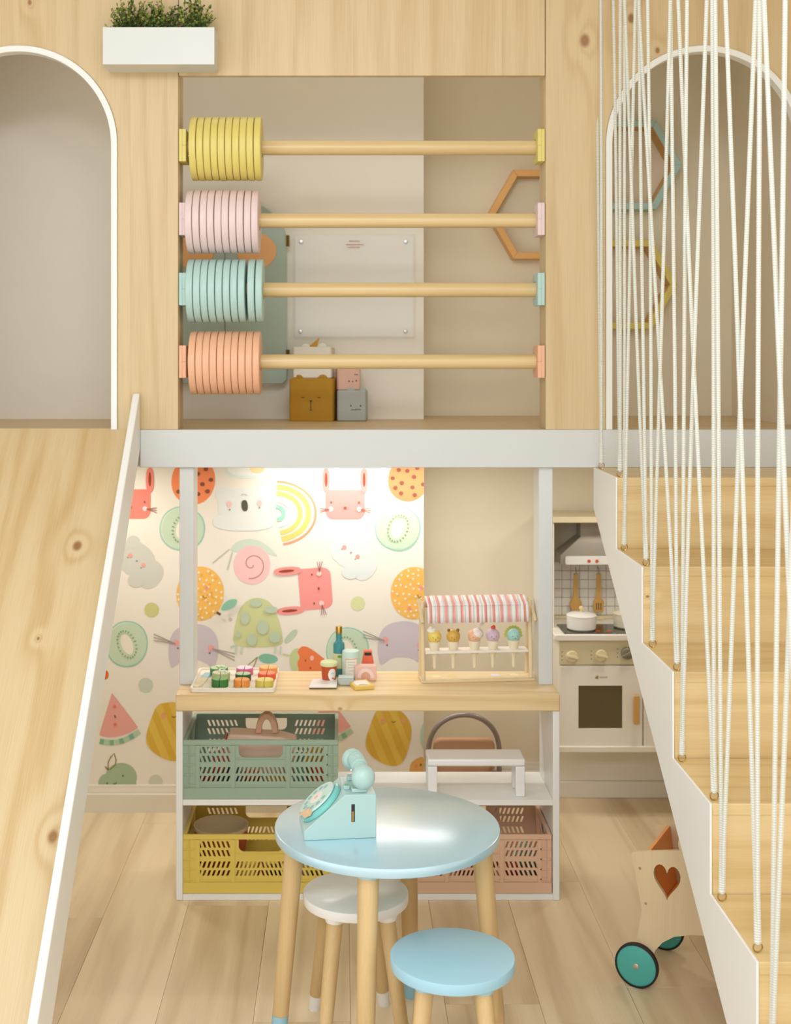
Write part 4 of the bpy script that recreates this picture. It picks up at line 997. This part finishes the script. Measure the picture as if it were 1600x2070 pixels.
for i, (cn, hx, lx, lab) in enumerate(cones):
    b = thing('toy_ice_cream', tuple(RM @ Vector((lx, 0, .0375))), lab, 'toy ice cream', 'ice creams in the stand', rotz=rot)
    Mz = .032
    build('cone', MB().lathe([(1e-6, -.010), (.004, -.006), (.0058, .024), (.0098, .0312), (.0102, .040), (.0128, .046), (.0160, .062), (.0160, .066), (1e-6, .067)], (0, 0, 0), 24), mat('EFE2C6', .55), b, local=True)
    build('scoop', MB().ball((0, 0, .079), .0188, 22, 14), mat(hx, .4), b, local=True)
    fd = mat('8A6B45', .6)
    for sx_ in (-.35, .35): build('eye', MB().ball((.0188*math.sin(sx_), -.0188*math.cos(sx_)+.0003, .079), .0014, 8, 6), fd, b, local=True)
    build('mouth', MB().ball((0, -.0187, .074), .0016, 8, 6, sz=.7), mat('D8604A', .6) if i in (2, 3) else fd, b, local=True)
    if i == 0: build('cream', MB().ball((-.008, -.002, .095), .0115, 16, 10, sz=.6, sx=1.2).ball((-.010, -.002, .099), .007, 12, 8), mat('F6F1E6', .45), b, local=True)
    if i == 1:
        for sx_ in (-.0125, .0125): build('ear', MB().ball((sx_, -.002, .0955), .0042, 12, 8), mat('8F6A2C', .5), b, local=True)
    if i == 2:
        build('cream', MB().ball((.006, -.002, .0845), .0178, 18, 12, sz=.85), mat('F4EBE0', .45), b, local=True)
        M2 = Matrix.Translation((.006, 0, .095)) @ Matrix.Rotation(.75, 4, 'Y')
        build('wafer', MB().box(-.0035, .0035, -.003, .003, 0, .028, M2), mat('F4EBDD', .5), b, bevel=.001, local=True)
    if i == 3: build('cherry', MB().ball((.001, 0, .1005), .0066, 14, 10), mat('E8593F', .3), b, local=True)
    if i == 4:
        fr = []
        for k in range(22):
            a = -.25+(PI+.5)*k/21; r_ = .0235+(.0028 if k % 2 else 0); fr.append((r_*math.cos(a), .079+r_*math.sin(a)))
        build('frill', MB().prism(fr, .002, .006), mat('C5C654', .5), b, bevel=.0008, local=True)

# ------------------------------------------------------------------ toy kitchen
KD, KB = 3.90, 4.15
CREAM = mat('F1EADB', .45, vary=.02); CREAM2 = mat('DCCFA9', .5, vary=.03); KWOOD = wood('spoon_wood', 2, 'D9AC63', 'BD8A3E', ring=.2)
kx0, kx1 = PX(1131, KD), XR-.02
kt = thing('toy_kitchen', ((kx0+kx1)/2, 4.02, 0), 'cream wooden toy kitchen with oven and hob under the stairs', 'toy kitchen')
zb0 = PZ(1516, KD); zwt, zwb = PZ(1283, KD-.012), PZ(1296, KD-.012)
build('body', MB().box(kx0, kx1, KD+.012, KB, zb0+.012, zwb-.0005), CREAM, kt, bevel=.001)
build('bottom_board', MB().box(kx0-.003, kx1, KD-.006, KB, zb0-.006, zb0+.0115), CREAM, kt, bevel=.002)
build('plinth', MB().box(kx0, kx1, 4.085, KB, .052, zb0-.0065).box(kx0, kx1, 4.075, KB, 0.0005, .0515), CREAM, kt, bevel=.001)
build('worktop', MB().box(PX(1120, KD), kx1, KD-.012, KB, zwb, zwt), mat('F1EADB', .4), kt, bevel=.003)
cp = build('control_panel', MB().box(kx0+.001, PX(1340, KD), KD+.002, KD+.0118, PZ(1344, KD), zwb-.001), CREAM2, kt, bevel=.001)
for u, v, hx, up in ((1156, 1326, 'E6D6AA', 1), (1215, 1324, 'E6D6AA', 1), (1268, 1320, '8C8472', 0), (1322, 1320, 'E6D6AA', 1)):
    c = P(u, v, KD+.0018)
    kb = build('knob', MB().lathe([(1e-6, -.012), (.015, -.012), (.0185, -.009), (.0185, 0)], (c.x, c.y, c.z), 22, 'y'), mat(hx, .5), cp)
    M = Matrix.Translation((c.x, c.y-.012, c.z)) @ Matrix.Rotation(.25 if up else -.5, 4, 'Y')
    build('grip', MB().box(-.019, .019, -.007, 0, -.0035, .0035, M), mat(hx, .5), kb, bevel=.001)
    for dz in (-.012, 0, .012): build('dial_mark', MB().box(c.x-.030, c.x-.027, c.y-.0006, c.y, c.z+dz-.0012, c.z+dz+.0012), mat('6E6550', .6), kb)
ox0, ox1, oz0, oz1 = PX(1134, KD), PX(1299, KD), PZ(1513, KD), PZ(1346, KD)
wx0, wx1, wz0, wz1 = PX(1170, KD), PX(1259, KD), PZ(1473, KD), PZ(1386, KD)
mb = MB().box(ox0, ox1, KD, KD+.0115, oz0, wz0).box(ox0, ox1, KD, KD+.0115, wz1, oz1).box(ox0, wx0, KD, KD+.0115, wz0, wz1).box(wx1, ox1, KD, KD+.0115, wz0, wz1)
od = build('oven_door', mb, mat('F3EDDF', .45, vary=.015), kt)
build('oven_window', MB().box(wx0+.0002, wx1-.0002, KD+.005, KD+.008, wz0+.0002, wz1-.0002), mat('6B5E42', .15, spec=.6), od)
build('door_handle', MB().prism(rrect(PX(1279, KD), PX(1290, KD), PZ(1461, KD), PZ(1403, KD), .004), KD-.022, KD-.010).box(PX(1281, KD), PX(1288, KD), KD-.0102, KD-.0001, PZ(1456, KD), PZ(1450, KD)).box(PX(1281, KD), PX(1288, KD), KD-.0102, KD-.0001, PZ(1414, KD), PZ(1408, KD)), KWOOD, od, bevel=.0015)
# small leaf emblem and a line of tiny grey letters above the window
build('emblem', MB().prism([(PX(1203, KD), PZ(1371, KD)), (PX(1210, KD), PZ(1373, KD)), (PX(1210, KD), PZ(1365, KD)), (PX(1206, KD), PZ(1367, KD))], KD-.0006, KD-.0001), mat('9C8F3E', .6), od)
mb = MB(); u = 1212.5; rs = random.Random(3)
while u < 1228:
    e = u+rs.uniform(1.1, 1.8); mb.box(PX(u, KD), PX(e, KD), KD-.0005, KD-.0001, PZ(1370.5, KD), PZ(1367.6, KD)); u = e+.7
build('lettering', mb, mat('BDB49C', .6), od)
cdoor = build('cabinet_door', MB().box(PX(1302, KD), kx1-.001, KD, KD+.0115, oz0, oz1), mat('F3EDDF', .45, vary=.015), kt, bevel=.001)
# hob
hob = build('hob', MB().box(.6765, PX(1420, 3.9), KD-.002, 4.03, zwt+.0002, zwt+.003), mat('3A342A', .12, spec=.6), kt, bevel=.0008)
for u, v in ((1210, 1275.5), (1232, 1276.5)):
    D = (H-zwt-.003)*FPX/(v-V0); build('heat_mark', MB().lathe([(1e-6, .0008), (.008, .0006), (.008, 0)], (PX(u, D), D, zwt+.0031), 14), mat('D8481F', .5), hob)
# tiled splashback
KT = 4.135
build('back_panel', MB().box(PX(1118, KT), kx1, KT+.004, KB, zwt+.0003, .884), mat('CFC6B2', .6), kt)
ts = .0285; tile = None; TM = mat('EFEAE0', .25, vary=.02)
for r_ in range(6):
    for c_ in range(11):
        x_ = PX(1119, KT)+c_*ts; z_ = zwt+.010+r_*ts
        if tile is None: tile = build('tile', MB().box(0, ts-.0012, -.0035, .0002, 0, ts-.0012), TM, kt, bevel=.0008, seg=1); tt_ = tile
        else: tt_ = copy_of(tile)
        tt_.location = (x_, KT+.0036, z_)
build('splash_ledge', MB().box(PX(1118, KT), kx1, KT-.014, KT, zwt+.0003, zwt+.0095), mat('E6D6AE', .5), kt, bevel=.001)
build('top_board', MB().box(PX(1117, 3.98), kx1, 3.98, KB, .884, .902), mat('E9D9B4', .5), kt, bevel=.002)
build('side_upright', MB().box(PX(1112, 4.0), PX(1112, 4.0)+.012, 3.99, KB, zwt+.0003, .8835), CREAM, kt, bevel=.001)
# extractor hood
hd_ = 4.03; hz0, hz1, hz2, hz3 = PZ(1141, hd_), PZ(1124, hd_), PZ(1088, hd_), .8835
hc = PX(1232, hd_); wb_, wt_ = hc-PX(1134, hd_), hc-PX(1178, hd_)
vs = [(hc+sx_*w_, y_, z_) for z_, w_, yf in ((hz0, wb_, hd_+.002), (hz1+.002, wb_, hd_+.002), (hz2, wt_, hd_+.03), (hz3, wt_, hd_+.03)) for sx_, y_ in ((-1, yf), (1, yf), (1, KT-.001), (-1, KT-.001))]
fs = [(3, 2, 1, 0), (12, 13, 14, 15)]
for k in range(3):
    for i in range(4): fs.append((k*4+i, k*4+(i+1) % 4, k*4+4+(i+1) % 4, k*4+4+i))
hood = build('hood', MB().add(vs, fs), mat('A9A294', .4, metal=.3), kt)
strip = build('hood_strip', MB().prism(rrect(PX(1143, hd_), 2*hc-PX(1143, hd_), hz0, hz1, .005), hd_-.006, hd_+.0018), mat('F0EEE8', .4), hood, bevel=.001)
for u in (1190.5, 1206.5): build('hood_button', MB().lathe([(1e-6, -.005), (.004, -.0045), (.005, -.003), (.005, 0)], (PX(u, hd_), hd_-.0062, PZ(1133.5, hd_)), 14, 'y'), mat('E0491C', .4), kt)
# hanging spoons
for u, lab, slot in ((1165, 'solid wooden toy spoon hanging under the kitchen hood', 0), (1211, 'slotted wooden toy spatula hanging under the kitchen hood', 1)):
    d = 4.118; c = P(u, 1150, d)
    sp = thing('wooden_spatula' if slot else 'wooden_spoon', (c.x, d, PZ(1238, d)), lab, 'kitchen utensil', 'wooden utensils under the hood')
    z_ = lambda v: PZ(v, d)
    w_ = .0082
    if slot: out = [(c.x-.015, z_(1237)), (c.x+.015, z_(1237)), (c.x+.0175, z_(1217)), (c.x+w_, z_(1208)), (c.x+w_*.8, z_(1160)), (c.x-w_*.8, z_(1160)), (c.x-w_, z_(1208)), (c.x-.0175, z_(1217))]
    else:
        out = [(c.x+w_, z_(1206)), (c.x+w_*.8, z_(1160)), (c.x-w_*.8, z_(1160)), (c.x-w_, z_(1206))]+[(c.x+.0190*math.cos(a), z_(1222)+.0235*math.sin(a)) for a in [PI*.72+PI*1.56*k/16 for k in range(17)]]
    build('paddle' if slot else 'ladle', MB().prism(out, d, d+.006), KWOOD, sp, bevel=.0012)
    if slot:
        for k in (-1, 0, 1): build('slot', MB().box(c.x+k*.007-.0016, c.x+k*.007+.0016, d-.0004, d+.0012, z_(1233), z_(1219)), mat('7A5526', .6), sp)
    build('hook', MB().tube([(c.x, d+.003, z_(1162)), (c.x, d-.001, z_(1156)), (c.x, d+.003, z_(1150)), (c.x, d+.012, z_(1148))], .0014, 8), STEEL, sp)
# pots
def pot(u, d, lab, hx):
    z0_ = zwt+.0033; c = (PX(u, d), d, z0_)
    t = thing('toy_pot', c, lab, 'pot', 'pots on the toy hob')
    build('body', MB().lathe([(1e-6, 0), (.040, 0), (.044, .004), (.0455, .040), (.0445, .0402), (1e-6, .0402)], c, 30), mat(hx, .4), t)
    build('lid', MB().lathe([(.046, .0404), (.0465, .043), (.040, .0475), (.012, .051), (1e-6, .0512)], c, 30), mat(hx, .4), t)
    build('lid_knob', MB().lathe([(.0045, .0513), (.0045, .058), (.0075, .061), (.0075, .067), (.004, .070), (1e-6, .0702)], c, 16), mat('E3CFA0', .5), t)
    build('pot_handle', MB().box(c[0]+.0455, c[0]+.066, d-.006, d+.006, z0_+.028, z0_+.034), mat('E3CFA0', .5), t, bevel=.001)
pot(1176, 3.955, 'cream toy pot with lid standing on the hob', 'EFEBE2'); pot(1270, 3.985, 'cream-yellow toy pot half hidden behind the stair board', 'E4DCC2')

# ------------------------------------------------------------------ push cart with heart cut-outs
ct = thing('push_cart', (.660, 2.86, 0), 'wooden toy push cart with heart cut-outs and teal wheels', 'push cart', rotz=-PI/6)
PLY = wood('plywood', 2, 'E2CCA4', 'CBB084', ring=.15, freq=40)
out = [(-.0156, .290), (-.0120, .296), (.101, .3196), (.25, .345), (.262, .338), (.262, .30), (.250, .17), (.258, .10), (.290, .06), (.275, .03), (.245, .03), (.235, .06), (.21, .115), (.17, .143), (.151, .145), (.12, .140), (.081, .127), (.055, .108), (.039, .087), (.030, .055), (.020, .035), (-.018, .035), (-.012, .07), (-.002, .106), (.009, .168), (.004, .200), (-.006, .250)]
heart = []
for k in range(32):
    a = 2*PI*k/32; x_ = 16*math.sin(a)**3; y_ = 13*math.cos(a)-5*math.cos(2*a)-2*math.cos(3*a)-math.cos(4*a)
    heart.append((.0655+x_/32*.060, .248+y_/29*.078))
def holed(out, holes, y0, y1):
    bm = bmesh.new(); es = []
    for lp in [out]+holes:
        vv = [bm.verts.new((p[0], 0, p[1])) for p in lp]
        es += [bm.edges.new((vv[i], vv[(i+1) % len(vv)])) for i in range(len(vv))]
    bmesh.ops.triangle_fill(bm, edges=es, use_beauty=True)
    bm.verts.index_update(); vs = [v.co.copy() for v in bm.verts]; fs = [tuple(v.index for v in f.verts) for f in bm.faces]; bm.free()
    mb = MB(); n = len(vs)
    mb.add([(v.x, y0, v.z) for v in vs]+[(v.x, y1, v.z) for v in vs], fs+[tuple(i+n for i in f[::-1]) for f in fs])
    for lp in [out]+holes:
        m = len(lp); mb.add([(p[0], y, p[1]) for y in (y0, y1) for p in lp], [(i, (i+1) % m, m+(i+1) % m, m+i) for i in range(m)])
    return mb
CWD = .188
for y_ in (0, CWD): build('side_panel', holed(out, [heart], y_, y_+.009), PLY, ct, local=True)
OR = mat('FFAC5A', .45)
build('front_board', MB().add([(.030, .0095, .165), (.030, CWD-.0005, .165), (.012, CWD-.0005, .300), (.012, .0095, .294), (.038, .0095, .165), (.038, CWD-.0005, .165), (.020, CWD-.0005, .300), (.020, .0095, .294)],
      [(0, 1, 2, 3), (4, 7, 6, 5), (0, 4, 5, 1), (1, 5, 6, 2), (2, 6, 7, 3), (3, 7, 4, 0)]), OR, ct, local=True, bevel=.001)
build('bottom_board', MB().box(.0385, .245, .0095, CWD-.0005, .165, .173), OR, ct, local=True, bevel=.001)
build('back_board', MB().box(.237, .245, .0095, CWD-.0005, .1735, .30), OR, ct, local=True, bevel=.001)
for x_, z_ in ((-.001, .268), (.012, .193)): build('screw', MB().lathe([(1e-6, -.0012), (.0028, -.001), (.0032, 0)], (x_+.006, 0, z_-.006), 10, 'y'), STEEL, ct, local=True)
for x_ in (0, .262):
    for y_ in (-.013, CWD+.0095):
        wl = build('wheel', MB().lathe([(1e-6, 0), (.040, 0), (.0445, .002), (.0445, .010), (.040, .012), (1e-6, .012)], (x_, y_, .0488), 40, 'y'), mat('4FB3A8', .4), ct, local=True)
        build('tyre', MB().lathe([(.0446, -.0003), (.0486, .0012), (.0486, .0108), (.0446, .0123)], (x_, y_, .0488), 40, 'y', closed=True), mat('24211D', .7), wl, local=True)
        yo = y_-.002 if y_ < 0 else y_+.014
        build('axle_cap', MB().lathe([(1e-6, -.001), (.004, -.001), (.0065, 0), (.0065, .0018)] if y_ < 0 else [(.0065, -.0018), (.0065, 0), (.004, .001), (1e-6, .001)], (x_, yo, .0488), 16, 'y'), mat('C9C4B8', .3, metal=.8), wl, local=True)
    build('axle', MB().rod((x_, -.001, .0488), (x_, CWD+.010, .0488), .004, n=10), STEEL, ct, local=True)

# ------------------------------------------------------------------ round table and stools
LEGW = wood('leg_beech', 2, 'D6B784', 'B08E58', ring=.28, freq=90, warp=7, rough=.4)
BLUE = mat('A3CEDF', .3, vary=.015, spec=.5, coat=1, ior=1.8, cr=.24, ci=2.6)
SBLUE = mat('A3CEDF', .38, vary=.015, spec=.5, coat=.2)
SWHITE = mat('EEEBE5', .35, vary=.02, spec=.5, coat=.2)
def round_seat(name, cat_, label, c, z, r, th, feet, topk, top_m, sock_m, lr, sockh):
    t = thing(name, (c[0], c[1], 0), label, cat_)
    build('top', MB().lathe([(1e-6, z-th), (r-.003, z-th), (r-.0008, z-th+.001), (r, z-th+.003), (r, z-.003), (r-.0008, z-.001), (r-.003, z), (1e-6, z)], (c[0], c[1], 0), 96), top_m, t)
    for fx, fy in feet:
        f = Vector((c[0]+fx, c[1]+fy, 0.0005)); tp = Vector((c[0]+fx*topk, c[1]+fy*topk, z-th-.006))
        ax = (tp-f).normalized(); s_ = f+ax*sockh
        lg = build('leg', MB().rod(s_, tp, lr*.82, lr, 20), LEGW, t)
        build('sock', MB().rod(f, s_-ax*.0003, lr*.80, lr*.83, 20), sock_m, lg)
        build('collar', MB().rod(tp-ax*.004+Vector((0, 0, .0)), Vector((tp.x, tp.y, z-th-.0003)), lr*1.12, lr*1.35, 20), top_m, lg)
    return t
tc_ = (PX(783, 2.61), 2.61)
round_seat('round_table', 'table', 'pale blue round low table with wooden legs', tc_, .450, .228, .0195, [(-.050, -.222), (.060, .205), (-.222, .030), (.225, -.020)], .84, BLUE, mat('9CCBDD', .5), .0205, .05)
round_seat('round_stool', 'stool', 'white round stool with wooden legs behind the blue table', (PX(719.5, 2.645), 2.645), .300, .1085, .020, [(-.088, .115), (.062, .135), (-.068, -.120), (.100, -.105)], .62, SWHITE, mat('EFECE6', .5), .0165, .034)
round_seat('round_stool', 'stool', 'pale blue round stool in front of the blue table', (PX(915, 2.364), 2.364), .300, .1145, .0215, [(-.085, -.10), (.075, -.115), (.11, .095), (-.065, .115)], .64, SBLUE, mat('9CCBDD', .5), .0165, .034)

# ------------------------------------------------------------------ toy telephone
MINT = mat('ACCBC6', .38, vary=.015, coat=.2); TEAL = mat('7CCBC4', .25, coat=.4)
ph = thing('toy_telephone', (PX(615, 2.52), 2.520, .4503), 'mint wooden toy rotary telephone on the blue table', 'toy telephone', rotz=.115)
pr = [(0, 0), (.143, 0), (.143, .0865), (.0815, .0865), (0, .018)]
PD = .110
build('body', MB().prism(pr, 0, PD), MINT, ph, bevel=.0015, local=True)
build('coin_slot', MB().box(.0935, .1005, -.0004, .002, .033, .068), DARK, ph, local=True)
build('coin', MB().box(.0945, .0985, -.0008, -.0003, .034, .054), mat('A88442', .4, metal=.6), ph, local=True)
sa = math.atan2(.0865-.018, .0815)              # slope of the dial face
Md = Matrix.Translation((.0405, PD/2, .0524)) @ Matrix.Rotation(-sa, 4, 'Y')
dl = build('dial_ring', MB().lathe([(1e-6, .0004), (.049, .0004), (.050, .0025), (.049, .008), (.045, .011), (1e-6, .011)], n=48, M=Md), TEAL, ph, local=True)
build('dial_plate', MB().lathe([(1e-6, .0125), (.0425, .0125), (.0435, .0135), (.0425, .0165), (1e-6, .0168)], n=48, M=Md), mat('C3DED7', .35), dl, local=True)
build('dial_centre', MB().lathe([(1e-6, .0169), (.0165, .0169), (.0160, .0176), (1e-6, .0178)], n=30, M=Md), mat('EDE6DC', .5), dl, local=True)
for k in range(10):
    a = .5+k*2*PI/12.0
    Mh = Md @ Matrix.Translation((.0295*math.cos(a), .0295*math.sin(a), .0167))
    build('finger_hole', MB().lathe([(1e-6, .0004), (.0052, .0004), (.0056, 0)], n=16, M=Mh), mat('8FBDB4', .5), dl, local=True)
build('dial_print', MB().lathe([(1e-6, .0183), (.005, .0182), (.005, .0179)], n=12, M=Md), mat('E5B8AE', .6), dl, local=True)
Ms = Md @ Matrix.Translation((-.030, -.036, .012)) @ Matrix.Rotation(.9, 4, 'Z')
build('finger_stop', MB().box(-.005, .005, -.011, .008, 0, .012, Ms).box(-.0045, .0045, .008, .014, .008, .0115, Ms), mat('E5BC93', .5), ph, bevel=.001, local=True)
cr = build('cradle', MB().box(.096, .126, .010, .030, .0867, .0945).box(.096, .126, .082, .102, .0867, .0945), MINT, ph, bevel=.0015, local=True)
build('hook_switch', MB().box(.082, .094, .030, .046, .0867, .094), MINT, ph, bevel=.001, local=True)
build('hook_hole', MB().box(.0845, .0915, .033, .043, .0941, .0945), mat('86B7AE', .5), ph, local=True)
hs = build('handset', MB().tube([(.118, .018, .118), (.117, .035, .126), (.115, .060, .130), (.113, .090, .127), (.111, .112, .120)], .0150, 18), MINT, ph, local=True)
build('earpiece', MB().ball((.1185, .012, .1165), .0240, 28, 18, sy=.86), MINT, hs, local=True)
build('mouthpiece', MB().ball((.1105, .116, .119), .0225, 28, 18, sy=.86), MINT, hs, local=True)
for y_ in (.040, .050, .060, .070, .080): build('cord_coil', MB().lathe([(.0153, -.0016), (.0163, 0), (.0153, .0016)], (.1165-y_*.03, y_, .127+.002), 18, 'y'), mat('AFCFC8', .45), hs, local=True)
for x_, y_ in ((.098, .038), (.128, .040)): build('rivet', MB().ball((x_, y_, .123), .0022, 10, 8), mat('F0EEE6', .3), hs, local=True)
